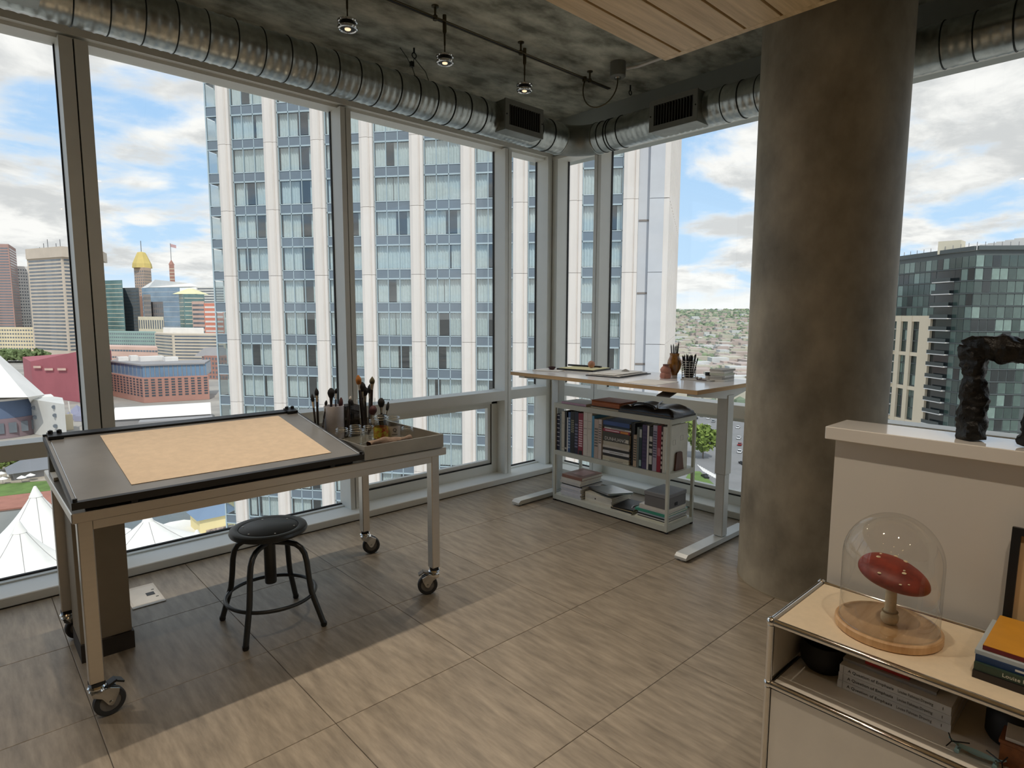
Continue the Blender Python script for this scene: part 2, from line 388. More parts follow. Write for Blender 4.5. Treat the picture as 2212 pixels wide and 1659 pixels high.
# ------------------------------------------------------------------ oak soffit: boards with dark gaps
sof = struct('trim_7', MB().box(-2.2, 2.662, -1.6, 1.782, 2.672, ZC), m_dark, 'dropped oak ceiling panel of long boards with dark gaps')
yb = [1.79, 1.689, 1.677, 1.528, 1.516, 1.373, 1.361, 1.214, 1.202, 1.055, 1.043]
edges = [(1.689, 1.79)]; y = 1.677
while y > -1.5: edges.append((y-.1475, y)); y -= .1595
for a, b in edges: MB().cbox(-2.2, 2.636, a, b, 2.65, 2.674, .001).part('board', m_oak, sof)
MB().cbox(2.636, 2.67, -1.6, 1.79, 2.65, 2.674, .001).part('end_board', m_oak, sof)
MB().box(2.66, 2.67, -1.6, 1.79, 2.674, 2.80).part('fascia', m_oak, sof)
MB().box(-2.2, 2.67, 1.782, 1.79, 2.674, 2.80).part('fascia', m_oak, sof)
# ------------------------------------------------------------------ warm lamps: recessed downlights in the soffit
m_bulb = M('warm_lens', (255, 232, 196), rough=.4, emit=((255, 214, 160), 14))
def spot(parent, loc, e, ang, rot=(0, 0, 0), col=(1, .87, .72), size=.025, blend=.5):
    ld = bpy.data.lights.new('lamp', 'SPOT'); ld.energy = e; ld.spot_size = radians(ang); ld.spot_blend = blend; ld.color = col; ld.shadow_soft_size = size
    lo = bpy.data.objects.new('lamp', ld); COL.objects.link(lo); lo.parent = parent; lo.location = loc; lo.rotation_euler = rot; return lo
DOWN_E, PEND_E = 20, 26
for i, x in enumerate((-1.3, -.1, 1.1)):
    for j, y in enumerate((-1.1, -.05, 1.0)):
        d = thing('recessed_downlight', 'small warm recessed downlight in the oak ceiling panel, outside the picture', 'downlight', (x, y, 2.64), group='recessed downlights in the oak panel')
        MB().lathe([(.046, 0), (.056, 0), (.056, .012), (.046, .012)], (0, 0, 0), 24, closed=True).part('trim_ring', m_white, d, True, local=True)
        MB().lathe([(.0, .006), (.045, .006), (.045, .012)], (0, 0, 0), 20).part('lens', m_bulb, d, local=True)
        spot(d, (0, 0, -.004), DOWN_E, 86)
# ================================================================== DUCTS, DIFFUSERS, TRACK LIGHTS
DZ = 2.752
def ridged(r, a, b):
    """spiral-duct profile: (radius, position) along the run with three fine beads per seam pitch"""
    n = int((b-a)/.0109); return [(r+(.0028 if k % 4 == 0 else 0), a+(b-a)*k/n) for k in range(n+1)]
du = thing('air_duct', 'round galvanised spiral air duct running above the left windows', 'duct', (1.2, 3.30, DZ))
MB().lathe(ridged(.113, -3.1, 3.52), (0, 3.30, DZ), 40, 'x').part('duct_body', m_galv, du, True)
for k in range(27):
    x = -.05+.132*k
    if 2.80 < x < 3.21 or x > 3.5 or x < .38: continue
    MB().ring((x, 3.30, DZ), .1145, .0034, 40, 6, 'x').part('seam', m_seam, du, True)
EL = [(3.52+.22*sin(t*pi/2/10), 3.08+.22*cos(t*pi/2/10), DZ) for t in range(11)]
el = MB().tube(EL, .1125, 40).part('elbow', m_galv2, du, True)
for p, ax in ((EL[0], 'x'), (EL[-1], 'y')): MB().ring(p, .114, .004, 40, 6, ax).part('collar', m_galv, du, True)
du2 = thing('air_duct', 'round galvanised spiral air duct running above the right windows behind the column', 'duct', (3.74, .8, DZ))
MB().lathe(ridged(.110, YB, 3.08), (3.74, 0, DZ), 40, 'y').part('duct_body', m_galv, du2, True)
for y in (3.02, 2.955, 2.93, 2.84, 2.03, 1.92, 1.81, .88, .75, .60, .46, .32): MB().ring((3.74, y, DZ), .1115, .0036, 40, 6, 'y').part('seam', m_seam, du2, True)
def diffuser(label, loc, rotz):
    """supply grille: housing with tapered saddle, frame and upright blades; built facing -Y, centred on its front"""
    t = thing('air_diffuser', label, 'air vent', loc, rotz, group='supply grilles on the air duct')
    w, h = .18, .10
    hb = MB(); hb.box(-w+.004, w-.004, .012, .17, -h+.002, -h+.008).box(-w+.004, w-.004, .012, .17, h-.008, h-.002)
    hb.box(-w+.004, -w+.010, .012, .17, -h+.008, h-.008).box(w-.010, w-.004, .012, .17, -h+.008, h-.008).box(-w+.01, w-.01, .155, .165, -h+.008, h-.008)
    hb.part('housing', m_galv2, t, local=True)
    f = MB(); f.box(-w, w, 0, .012, h-.033, h).box(-w, w, 0, .012, -h, -h+.036).box(-w, -w+.036, 0, .012, -h+.036, h-.033).box(w-.031, w, 0, .012, -h+.036, h-.033)
    f.part('frame', m_grey, t, local=True)
    MB().box(-w+.03, w-.03, .05, .055, -h+.03, h-.03).part('damper', m_black, t, local=True)
    for k in range(14):
        x = -w+.046+k*.0213; MB().box(x, x+.003, .002, .03, -h+.036, h-.033).part('blade', M('blade_grey', (74, 74, 72), rough=.5), t, local=True)
    for x, z in ((-w+.012, 0), (w-.012, 0)): MB().lathe([(.005, 0), (.005, .003)], (x, -.003, z), 8, 'y').part('screw', m_seam, t, local=True)
    return t
diffuser('grey duct grille on the left run nearest the glass corner', (3.008, 3.13, 2.75), 0)
diffuser('grey duct grille on the right run beside the concrete column', (3.57, 2.327, 2.739), -pi/2)
diffuser('duct grille at the upper left end of the left run, seen from below', (.185, 3.13, 2.745), 0)
# hanger wires of the duct and ceiling eyes
hg = thing('duct_hanger', 'wire loop hanging the left duct from an eye bolt in the slab', 'wire', (2.29, 3.36, 2.96))
MB().tube([(2.29, 3.40, ZC), (2.29, 3.40, 3.06)], .006, 6).ring((2.29, 3.40, 3.045), .016, .0035, 16, 6, 'y').part('eye_bolt', m_seam, hg, True)
MB().tube([(2.29, 3.40, 3.03), (2.235, 3.34, 2.94), (2.235, 3.30, 2.862)], .0022, 5).tube([(2.29, 3.40, 3.03), (2.335, 3.34, 2.94), (2.335, 3.30, 2.862)], .0022, 5).part('wire', m_seam, hg)
MB().tube([(2.235, 3.34, 2.94), (2.19, 3.33, 2.985), (2.14, 3.33, 3.03)], .0022, 5).box(2.222, 2.243, 3.33, 3.352, 2.945, 2.975).part('clip', m_seam, hg)
hk = MB().tube([(3.80, 2.84, ZC), (3.80, 2.84, 3.05)], .006, 6).ring((3.80, 2.84, 3.037), .015, .0035, 16, 6, 'y')
hk.thing('eye_bolt', m_seam, 'small eye bolt in the slab between junction box and right duct', 'eye bolt', smooth=True)
# ------------------------------------------------------------------ monorail with pendants
m_bronze = M('bronze_metal', (96, 88, 70), rough=.35, metal=1, var=.1)
TY, TZ = 2.877, 3.026
tr = thing('light_track', 'slim twin-rod light track hung under the concrete slab', 'light track', (1.5, TY, TZ))
for d in (-.011, .011): MB().tube([(-1.6, TY+d, TZ), (3.60, TY+d, TZ)], .0042, 8).part('rod', m_bronze, tr, True)
MB().box(-1.6, 3.60, TY-.0045, TY+.0045, TZ-.0035, TZ+.0035).part('insulator', m_black, tr)
for x in (-1.2, -.1, .9, 2.08*.9995, 2.726, 3.385):
    MB().lathe([(.020, ZC-TZ), (.020, ZC-TZ-.006), (.007, ZC-TZ-.010), (.006, .02), (.014, .012), (.014, -.010), (.0, -.010)], (x, TY, TZ), 14).part('standoff', m_bronze, tr, True)
MB().lathe([(.016, 0), (.016, .03)], (3.33, TY, TZ-.018), 12, 'z').part('end_feed', m_bronze, tr, True)
def pendant(x, label, lit=True):
    t = thing('pendant_spot', label, 'pendant light', (x, TY, 2.80), group='pendant spots on the track')
    MB().lathe([(.0, .262), (.011, .262), (.011, .175), (.008, .165), (.0055, .165), (.0055, .105), (.0035, .1), (.0035, .058), (.0, .058)], (0, 0, 0), 12).part('stem', m_bronze, t, True, local=True)
    MB().lathe([(.0, .060), (.018, .060), (.040, .052), (.040, .048), (.018, .046)], (0, 0, 0), 28).part('cap', m_black, t, True, local=True)
    MB().ring((0, 0, .043), .043, .0075, 32, 8).part('upper_ring', m_chrome, t, True, local=True)
    MB().lathe([(.038, .044), (.038, .012)], (0, 0, 0), 28, cap=False).part('spacer', m_black, t, True, local=True)
    MB().ring((0, 0, .014), .042, .0085, 32, 8).part('lower_ring', m_chrome, t, True, local=True)
    MB().lathe([(.034, .010), (.034, .016), (.0, .024)], (0, 0, 0), 24).part('reflector', m_black, t, True, local=True)
    MB().lathe([(.0, .004), (.014, .006), (.016, .012), (.0, .014)], (0, 0, 0), 16).part('bulb', m_bulb2, t, True, local=True)
    spot(t, (0, 0, -.002), PEND_E, 80, rot=(radians(-17), 0, 0), size=.018, blend=.7)
    return t
m_bulb2 = M('halogen_lens', (220, 214, 200), rough=.2, emit=((255, 226, 180), .7))
pendant(1.55, 'round chrome pendant spot over the drafting table, nearest the picture\'s top edge')
pendant(2.142, 'round chrome pendant spot in the middle of the visible three')
pendant(2.759, 'round chrome pendant spot nearest the junction box')
for x in (.95, .36, -.24): pendant(x, 'added unseen chrome pendant spot on the track, outside the picture')  # extra unseen pendants, added to warm the floor and the paper sheet
jb = thing('junction_box', 'round grey junction box under the slab feeding the light track', 'junction box', (3.41, 2.655, 3.0))
MB().lathe([(.0, .09), (.052, .09), (.052, .0), (.046, -.006), (.0, -.006)], (0, 0, 0), 28).part('can', m_grey, jb, True, local=True)
MB().lathe([(.0, -.014), (.022, -.014), (.026, -.006), (.026, 0)], (0, 0, 0), 16).part('cover', m_chrome, jb, True, local=True)
MB().tube([(3.456, 2.62, 3.055), (3.50, 2.56, 3.062), (3.52, 2.3, 3.07), (3.45, 1.7, 3.075), (2.9, 1.3, 3.075)], .0095, 8).thing('conduit', m_white, 'white conduit running along the slab from the junction box', 'conduit', smooth=True)
import itertools
def bez(P, n=14):
    out = []
    for i in range(n+1):
        t = i/n; Q = [Vector(p) for p in P]
        while len(Q) > 1: Q = [Q[k].lerp(Q[k+1], t) for k in range(len(Q)-1)]
        out.append(tuple(Q[0]))
    return out
MB().tube(bez([(3.41, 2.655, 2.99), (3.44, 2.66, 2.88), (3.36, 2.75, 2.74), (3.27, 2.87, 2.78), (3.30, 2.877, 2.93), (3.33, 2.877, 3.01)], 22), .0042, 8).thing('feed_cable', m_bronze, 'bronze feed cable looping from junction box to the track', 'cable', smooth=True)
# ================================================================== DRAFTING TABLE AND WHAT IS ON IT
m_rubber = M('grey_rubber', (48, 50, 52), rough=.6)
m_hub = M('wheel_hub_grey', (122, 120, 116), rough=.5)
m_boardblk = M('board_laminate', (118, 116, 112), rough=.30, var=.1, scale=6, detail=7)
m_kraft = M('kraft_paper', (212, 190, 162), rough=.85, var=.05, scale=30, bump=.03)
m_anod = M('black_anodised', (16, 16, 17), rough=.4, var=.1)
tb = thing('work_table', 'long brushed-steel work table on four casters carrying the drafting board', 'table', (1.01, 2.79, 0))
MB().cbox(.247, 1.775, 2.40, 3.175, .720, .755, .003).part('tabletop', m_steel, tb)
ap = MB(); ap.box(.307, 1.695, 2.416, 2.436, .687, .7195).box(.307, 1.695, 3.137, 3.157, .687, .7195).box(.267, .287, 2.46, 3.115, .687, .7195).box(1.715, 1.735, 2.46, 3.115, .687, .7195)
ap.part('apron', m_steel, tb)
LEG = [(.262, 2.415), (1.695, 2.415), (.262, 3.115), (1.695, 3.115)]
for x, y in LEG: MB().cbox(x, x+.045, y, y+.045, .140, .7195, .003).part('leg', m_steel, tb)
def caster(x, y, rz, brake):
    c = thing('caster', None, None, (0, 0, 0)); c.parent = tb; c.location = (x-tb.location[0], y-tb.location[1], 0); c.rotation_euler = (0, 0, rz); c.empty_display_size = .05
    k = dict(local=True, smooth=True); o = .034
    MB().box(-.021, .021, -.021, .021, .128, .1395).part('leg_plug', m_black, c, local=True)
    MB().lathe([(.0, .128), (.026, .128), (.030, .122), (.024, .114), (.027, .108), (.022, .100), (.0, .100)], (0, 0, 0), 24).part('swivel', m_chrome, c, **k)
    fk = MB()
    for s in (-1, 1):
        y0, y1 = (.0185*s, .0215*s) if s > 0 else (.0215*s, .0185*s)
        P = [(-.024, .108), (.030, .108), (.062, .092), (.060, .078), (.043, .044), (.026, .044), (.008, .075), (-.020, .092)]
        fk.add([(a, y0, b) for a, b in P]+[(a, y1, b) for a, b in P], [tuple(range(7, -1, -1)), tuple(range(8, 16))]+[(i, (i+1) % 8, 8+(i+1) % 8, 8+i) for i in range(8)])
    fk.box(-.024, .034, -.0215, .0215, .104, .1085); fk.part('fork', m_chrome, c, local=True)
    MB().lathe([(.034, -.014), (.046, -.014), (.050, -.009), (.050, .009), (.046, .014), (.034, .014)], (o, 0, .050), 36, 'y', closed=True).part('tyre', m_rubber, c, **k)
    MB().lathe([(.008, -.013), (.034, -.010), (.034, .010), (.008, .013)], (o, 0, .050), 28, 'y', closed=True).part('hub', m_hub, c, **k)
    MB().lathe([(.0075, -.026), (.0075, .026)], (o, 0, .050), 12, 'y').part('axle', m_chrome, c, **k)
    if brake:
        MB().pbox((.030, -.016, .106), (.030, 0, .012), (0, .032, 0), (-.004, 0, .008)).pbox((.056, -.018, .116), (.022, 0, -.012), (0, .036, 0), (.002, 0, .006)).part('brake_pedal', m_black if brake == 1 else m_hub, c, local=True)
    return c
for (x, y), rz, br in zip(LEG, (.14, pi-.5, .12, -.45), (1, 2, 1, 0)): caster(x+.0225, y+.0225, rz, br)
# ------------------------------------------------------------------ tilted drafting board
BA = atan2(.115, .725)
def bp(x, s, h): return (x, 2.41+s*cos(BA)-h*sin(BA), .79+s*sin(BA)+h*cos(BA))
def bbox_(mb, x0, x1, s0, s1, h0, h1):
    a = Vector(bp(x0, s0, h0)); return mb.pbox(a, Vector(bp(x1, s0, h0))-a, Vector(bp(x0, s1, h0))-a, Vector(bp(x0, s0, h1))-a)
db = thing('drafting_board', 'large dark grey drafting board tilted on the steel table', 'drawing board', (.785, 2.78, .757))
bbox_(MB(), .256, 1.314, .0, .735, -.020, 0).part('panel', m_boardblk, db)
bbox_(MB(), .250, .256, .0, .735, -.021, .001).part('edge_strip', m_anod, db)
bbox_(MB(), 1.314, 1.320, .0, .735, -.021, .001).part('edge_strip', m_anod, db)
bbox_(MB(), .250, 1.320, -.012, .004, -.022, .004).part('front_strip', m_anod, db)
bbox_(MB(), .268, 1.302, .690, .722, .002, .010).part('straightedge', m_anod, db)
bbox_(MB(), .250, 1.320, .735, .745, -.021, .006).part('rear_strip', m_anod, db)
for x in (.262, 1.258):
    o = bbox_(MB(), x, x+.052, .672, .735, .003, .016).part('carriage', m_anod, db)
    for dx in (.012, .042): MB().lathe([(.009, 0), (.009, .012), (.005, .014), (.0, .016)], bp(x+dx, .72, .014), 14).part('knob', m_anod, o, True)
for x in (.253, 1.300):
    MB().lathe([(.007, 0), (.007, .012), (.0, .014)], bp(x+.008, -.002, .002), 12).part('corner_screw', m_anod, db, True)
for x in (.268, 1.302): MB().tube([bp(x, .01, .003), bp(x, .68, .004)], .0009, 5).part('cable', m_chrome, db)
MB().box(.29, 1.28, 2.432, 2.452, .7555, .775).part('hinge_bar', m_anod, db)
for x in (.42, 1.16): MB().box(x, x+.02, 2.405, 2.43, .7555, .772).part('foot', m_anod, db)
for x in (.256, 1.24): MB().pbox((x, 3.05, .757), (.06, 0, 0), (0, .05, 0), (0, -.02, .115)).part('rear_support', m_grey, db)
MB().box(.256, .30, 2.93, 3.06, .757, .770).part('slide', m_frame, db)
pp = bbox_(MB(), .437, 1.203, .072, .662, .0008, .0022)
pp.thing('paper_sheet', m_kraft, 'large blank tan paper sheet lying on the drafting board', 'paper')
# ------------------------------------------------------------------ steel tray
m_tray = M('tray_steel', (176, 168, 154), rough=.36, metal=.8, var=.06)
ty = MB(); x0, x1, y0, y1, z0, z1 = 1.328, 1.765, 2.412, 3.12, .757, .822
ty.box(x0, x1, y0, y1, z0, z0+.004)
for a in ((x0, x1, y0, y0+.006), (x0, x1, y1-.006, y1), (x0, x0+.006, y0+.006, y1-.006), (x1-.006, x1, y0+.006, y1-.006)): ty.box(*a, z0+.004, z1)
ty.thing('steel_tray', m_tray, 'shallow grey steel tray on the right end of the work table, holding jars and brushes', 'tray')
TZ0 = .7612
m_jar = glass_thin('jar_glass', (.965, .975, .965), 1.5, minr=.05)
m_rim = glass_thin('jar_rim_glass', (.92, .94, .92), 1.6, rough=.05, minr=.45)
m_smoke = glass_thin('smoked_acrylic', (.50, .47, .46), 1.5)
def jar(x, y, r, top, label, rim=True, grp='empty glass jars in the steel tray'):
    h = top-TZ0; t = thing('glass_jar', label, 'jar', (x, y, TZ0), group=grp)
    MB().lathe([(.0, .002), (r*.9, .002), (r, .008), (r, h*.72), (r*.93, h*.80), (r*.82, h*.86), (r*.82, h*.985)], (0, 0, 0), 28, cap=False).part('body', m_jar, t, True, local=True)
    if rim:
        MB().ring((0, 0, h), r*.815, .0026, 28, 6).part('rim', m_rim, t, True, local=True); MB().ring((0, 0, h*.90), r*.83, .0018, 28, 6).part('thread', m_rim, t, True, local=True)
    return t
jar(1.375, 2.715, .035, .855, 'clear glass jar nearest the drafting board, leftmost in the tray')
jar(1.405, 2.620, .042, .858, 'wide clear glass jar in front, touching the folded cloth')
jar(1.458, 2.735, .034, .857, 'small clear glass jar behind the wide front jar')
jar(1.512, 2.700, .032, .853, 'clear glass jar with a thick rim left of the labelled jars')
j = jar(1.556, 2.655, .036, .905, 'tall glass jar with a red and green fruit label', grp='labelled glass jars in the steel tray')
m_lab1 = M('fruit_label', (190, 60, 40), rough=.6, var=.2, scale=55, rgb2=(190, 190, 60), detail=2)
MB().lathe([(.0365, .035), (.0365, .092)], (0, 0, 0), 28, cap=False).part('fruit_label', m_lab1, j, True, local=True)
MB().lathe([(.0368, .02), (.0368, .028)], (0, 0, 0), 28, cap=False).part('label_band', m_black, j, True, local=True)
j = jar(1.634, 2.665, .040, .890, 'tall glass jar with a white paper label reading Q', grp='labelled glass jars in the steel tray')
m_lab2 = M('paper_label', (214, 212, 208), rough=.7, var=.03)
a0 = radians(200)
MB().grid(lambda u, v: (.0405*cos(a0+u*1.7), .0405*sin(a0+u*1.7), .028+v*.06), 12, 1).part('label', m_lab2, j, True, local=True)
text_part('Q', .026, m_black, j, (.0412*cos(a0+.85), .0412*sin(a0+.85), .068), (pi/2, 0, a0+.85+pi/2), align='CENTER')
MB().grid(lambda u, v: (.0409*cos(a0+.5+u*.7), .0409*sin(a0+.5+u*.7), .044+v*.004), 6, 1).part('printed_line', m_grey, j, True, local=True)
jar(1.702, 2.640, .034, .832, 'low wide clear glass jar at the right of the tray')
jar(1.60, 2.80, .030, .862, 'small glass jar half hidden behind the fruit label jar')
# cloth and tissues
m_cloth = M('brown_cloth', (128, 108, 92), rough=.95, var=.2, scale=40, bump=.4)
def roll(u, v):
    a = 2*pi*v; r = .0195*(1+.12*sin(9*u+3*a)+.08*sin(21*u)); return (1.378+.235*u, 2.462+1.15*r*cos(a)+.012*u+.004*sin(7*u), .812+r*sin(a)+.009*sin(5*u)*.5)
t = thing('cleaning_cloth', 'rolled brown cloth along the front rim of the tray', 'cloth', (1.48, 2.46, .78))
MB().grid(roll, 40, 18).part('roll', m_cloth, t, True)
MB().grid(lambda u, v: (1.36+.11*u, 2.425+.055*v, .765+.012*sin(3*u)+.004*sin(11*v)+.011*v), 10, 8).part('folded_edge', m_kraft, t, True, label='tan folded chamois edge')
m_tissue = M('tissue', (228, 222, 210), rough=.9)
for k, (x, y, s) in enumerate(((1.708, 2.53, .030), (1.742, 2.50, .020))):
    MB().grid(lambda u, v: (x+s*(u-.5)*1.6, y+s*(v-.5)*1.4, .766+s*.9*abs(sin(3.1*u+k))*(.4+.6*abs(sin(4*v+1.3*k)))), 8, 8).thing('tissue', m_tissue, ('crumpled white tissue beside the low wide jar', 'small crumpled tissue in the tray\'s right front corner')[k], 'tissue', smooth=True)
# ------------------------------------------------------------------ brush holders and brushes
def holder(name, mat, prof, x, y, label, cat='cup', n=28):
    return MB().lathe(prof, (x, y, TZ0), n).thing(name, mat, label, cat, smooth=True)
h1 = thing('glass_jar', 'screw-top glass jar of brushes behind the drafting board corner', 'jar', (1.358, 2.95, TZ0))
MB().lathe([(.0, .002), (.036, .002), (.038, .01), (.038, .105), (.031, .122), (.031, .142)], (0, 0, 0), 28, cap=False).part('body', m_jar, h1, True, local=True)
MB().lathe([(.0, .004), (.034, .004), (.034, .055), (.0, .055)], (0, 0, 0), 20).part('dark_liquid', M('dark_ink_water', (40, 26, 24), rough=.2), h1, True, local=True)
m_cup = M('milky_plastic', (228, 226, 232), rough=.5, var=.08, scale=14, bump=.1)
holder('brush_cup', m_cup, [(.0, .003), (.048, .003), (.050, .006), (.051, .176), (.0485, .176), (.047, .012), (.0, .010)], 1.452, 2.95, 'tall milky white cup holding long brushes')
sm = MB(); bx = (1.50, 1.585, 2.92, 3.0)
for a in ((bx[0], bx[1], bx[2], bx[2]+.003), (bx[0], bx[1], bx[3]-.003, bx[3]), (bx[0], bx[0]+.003, bx[2]+.003, bx[3]-.003), (bx[1]-.003, bx[1], bx[2]+.003, bx[3]-.003)): sm.box(*a, TZ0+.003, TZ0+.17)
sm.box(*bx, TZ0, TZ0+.003); sm.thing('brush_box', m_smoke, 'square smoked acrylic brush box in the middle of the tray', 'brush holder')
MB().lathe([(.0, .002), (.040, .002), (.044, .006), (.050, .195)], (1.645, 2.955, TZ0), 30, cap=False).thing('drinking_glass', m_jar, 'tall clear glass of wide brushes behind the jars', 'glass', smooth=True)
MB().lathe([(.0, .002), (.024, .002), (.026, .10), (.024, .10), (.022, .01), (.0, .008)], (1.722, 2.92, TZ0), 24).thing('brush_cup', m_black, 'small black cup of brushes at the right of the tray', 'cup', smooth=True)
m_hand = M('dark_brush_handle', (46, 34, 32), rough=.35); m_ferr = M('nickel_ferrule', (180, 172, 158), rough=.25, metal=1)
m_bri = M('black_bristle', (22, 20, 20), rough=.8, var=.3, scale=60, stretch=(1, 1, .1)); m_bro = M('ginger_bristle', (176, 112, 48), rough=.8, var=.2, scale=60); m_brg = M('olive_bristle', (84, 78, 52), rough=.8, var=.2, scale=60)
def brush(base, tip, r, label, hair=None, kind='round', ferr=m_ferr, hand=m_hand):
    """paint brush from the foot of its handle to the tip of its hair"""
    B, T_ = Vector(base), Vector(tip); d = T_-B; L_ = d.length; hl = {'round': .05, 'mop': .052, 'point': .042, 'small': .026}[kind]; hl = min(hl, L_*.4)
    t = thing('paint_brush', label, 'brush', base, group='paint brushes standing in the tray'); P = lambda s: tuple(B+d*(s/L_))
    MB().tube([P(0), P(.02), P((L_-hl)*.5), P(L_-hl-.03)], [r*.3, r*.5, r*.55, r*.5], 8).part('handle', hand, t, True)
    MB().tube([P(L_-hl-.032), P(L_-hl-.01), P(L_-hl+.002)], [r*.5, r*.62, r*.72], 12).part('ferrule', ferr, t, True)
    pr = {'round': [.72, 1.0, 1.05, .8, .25], 'mop': [.72, 1.2, 1.45, 1.25, .45], 'point': [.7, .95, .9, .5, .03], 'small': [.7, .9, .95, .7, .2]}[kind]
    MB().tube([P(L_-hl+hl*k/4) for k in range(5)], [r*q for q in pr], 12).part('bristles', hair or m_bri, t, True)
brush((1.352, 2.945, .775), (1.335, 2.95, 1.010), .010, 'shorter pointed dark brush, leftmost in the screw-top jar', kind='point')
brush((1.365, 2.955, .775), (1.360, 2.95, 1.040), .0115, 'taller pointed dark brush in the screw-top jar', kind='point')
brush((1.372, 2.94, .775), (1.412, 2.95, .968), .008, 'small dark brush leaning right in the screw-top jar', kind='small')
brush((1.43, 2.95, .775), (1.441, 2.95, 1.030), .0135, 'big round-headed black brush in the milky cup', kind='mop', ferr=m_hand)
brush((1.462, 2.965, .775), (1.468, 2.95, 1.026), .0075, 'thin brush with a small black head in the milky cup', kind='small', ferr=m_chrome)
brush((1.47, 2.94, .775), (1.498, 2.955, .975), .011, 'dark red flat brush at the right rim of the milky cup', M('dark_red_bristle', (70, 30, 30), rough=.7), 'round')
brush((1.508, 2.90, .775), (1.526, 2.915, .968), .009, 'slim black brush standing between cup and smoked box', kind='small', ferr=m_bri)
brush((1.52, 2.96, .775), (1.553, 2.955, .978), .008, 'brush with a white handle in the smoked box', M('white_hair', (210, 205, 196), rough=.8), 'small', hand=m_white)
brush((1.55, 2.95, .775), (1.565, 2.97, .955), .012, 'short black brush in the smoked box', kind='round')
brush((1.622, 2.95, .775), (1.597, 2.95, 1.088), .0150, 'tall ginger-haired brush in the clear glass', m_bro, 'round', ferr=m_white)
brush((1.632, 2.965, .775), (1.618, 2.95, 1.049), .0140, 'black round brush beside the ginger one', kind='mop')
brush((1.65, 2.97, .775), (1.642, 2.965, 1.022), .0135, 'black brush in the middle of the clear glass', kind='mop')
brush((1.66, 2.945, .775), (1.683, 2.95, 1.076), .0155, 'tall olive-haired brush in the clear glass', m_brg, 'point')
brush((1.67, 2.97, .775), (1.686, 2.98, 1.030), .0150, 'black wide brush behind the olive-haired one', kind='round')
brush((1.60, 2.86, .775), (1.648, 2.88, .925), .015, 'dark red brush leaning before the clear glass', M('dark_red_bristle', (70, 30, 30)), 'mop')
brush((1.718, 2.92, .775), (1.729, 2.94, .953), .0135, 'round black mop brush in the small black cup', kind='mop')
brush((1.728, 2.915, .775), (1.775, 2.94, .927), .0085, 'small black brush leaning out to the right', kind='round')
# ------------------------------------------------------------------ stool
m_stool = M('gunmetal_paint', (58, 60, 60), rough=.33, metal=.5, var=.08); m_pad = M('black_hardboard', (26, 26, 27), rough=.42, var=.1)
st = thing('stool', 'round black metal swivel stool in front of the drafting table', 'stool', (.993, 2.694, 0))
MB().lathe([(.0, .430), (.150, .430), (.163, .436), (.167, .446), (.163, .457), (.150, .461), (.128, .458), (.126, .454), (.0, .454)], (0, 0, 0), 56).part('seat', m_stool, st, True, local=True)
MB().lathe([(.0, .4535), (.125, .4535), (.125, .4575), (.122, .459), (.0, .459)], (0, 0, 0), 48).part('seat_pad', m_pad, st, True, local=True)
for k in range(6): MB().lathe([(.0042, 0), (.003, .0015), (.0, .002)], (.112*cos(k*pi/3+.4), .112*sin(k*pi/3+.4), .459), 10).part('rivet', m_chrome, st, True, local=True)
MB().lathe([(.0, .195), (.024, .195), (.0255, .20), (.0255, .395), (.03, .398), (.03, .412), (.012, .418), (.012, .432), (.0, .432)], (0, 0, 0), 28).part('post', m_stool, st, True, local=True)
for k, (x, y) in enumerate(((.818, 2.537), (1.153, 2.506), (.83, 2.871), (1.173, 2.859))):
    a = atan2(y-2.694, x-.993); R0 = hypot(y-2.694, x-.993)
    P = [(.020, .388), (.09, .388), (.125, .382), (.15, .366), (.167, .34), (.176, .30), (.184, .22), (.192, .165), (.200, .14), (R0, .012)]
    lg = MB().tube([(p*cos(a), p*sin(a), z) for p, z in P], .0125, 12).part('leg', m_stool, st, True, local=True)
    MB().lathe([(.0, 0), (.010, 0), (.0138, .006), (.0138, .02), (.0, .02)], (R0*cos(a)+.993, R0*sin(a)+2.694, 0), 14).part('foot_cap', m_black, lg, True)
MB().ring((0, 0, .145), .192, .0085, 56, 10).part('foot_ring', m_stool, st, True, local=True)
# ------------------------------------------------------------------ floor socket and pedestal under the table
fo = thing('floor_outlet', 'white metal floor socket cover set in the tiles beside the table', 'floor outlet', (.616, 3.395, 0))
MB().cbox(.545, .688, 3.262, 3.530, .0006, .004, .001).part('plate', M('outlet_plate', (222, 214, 200), rough=.4), fo)
MB().box(.556, .676, 3.29, 3.50, .0041, .0046).part('lid', M('outlet_lid', (230, 224, 212), rough=.4), fo)
MB().box(.628, .664, 3.372, 3.412, .0047, .0056).part('socket', m_black, fo)
for y in (3.34, 3.44): MB().box(.66, .672, y-.004, y+.004, .0047, .0058).part('latch', m_grey, fo)
pd = thing('pedestal', 'narrow taupe drawer pedestal with a dark plinth under the table\'s left end', 'pedestal', (.39, 2.99, 0))
m_ped = M('taupe_laminate', (150, 138, 118), rough=.6, var=.04)
MB().cbox(.295, .475, 2.89, 3.10, .075, .60, .002).part('body', m_ped, pd)
MB().cbox(.295, .475, 2.886, 3.10, .604, .683, .002).part('drawer', m_ped, pd)
MB().box(.293, .481, 2.882, 3.102, 0, .075).part('plinth', M('dark_plinth', (54, 48, 42), rough=.6), pd)
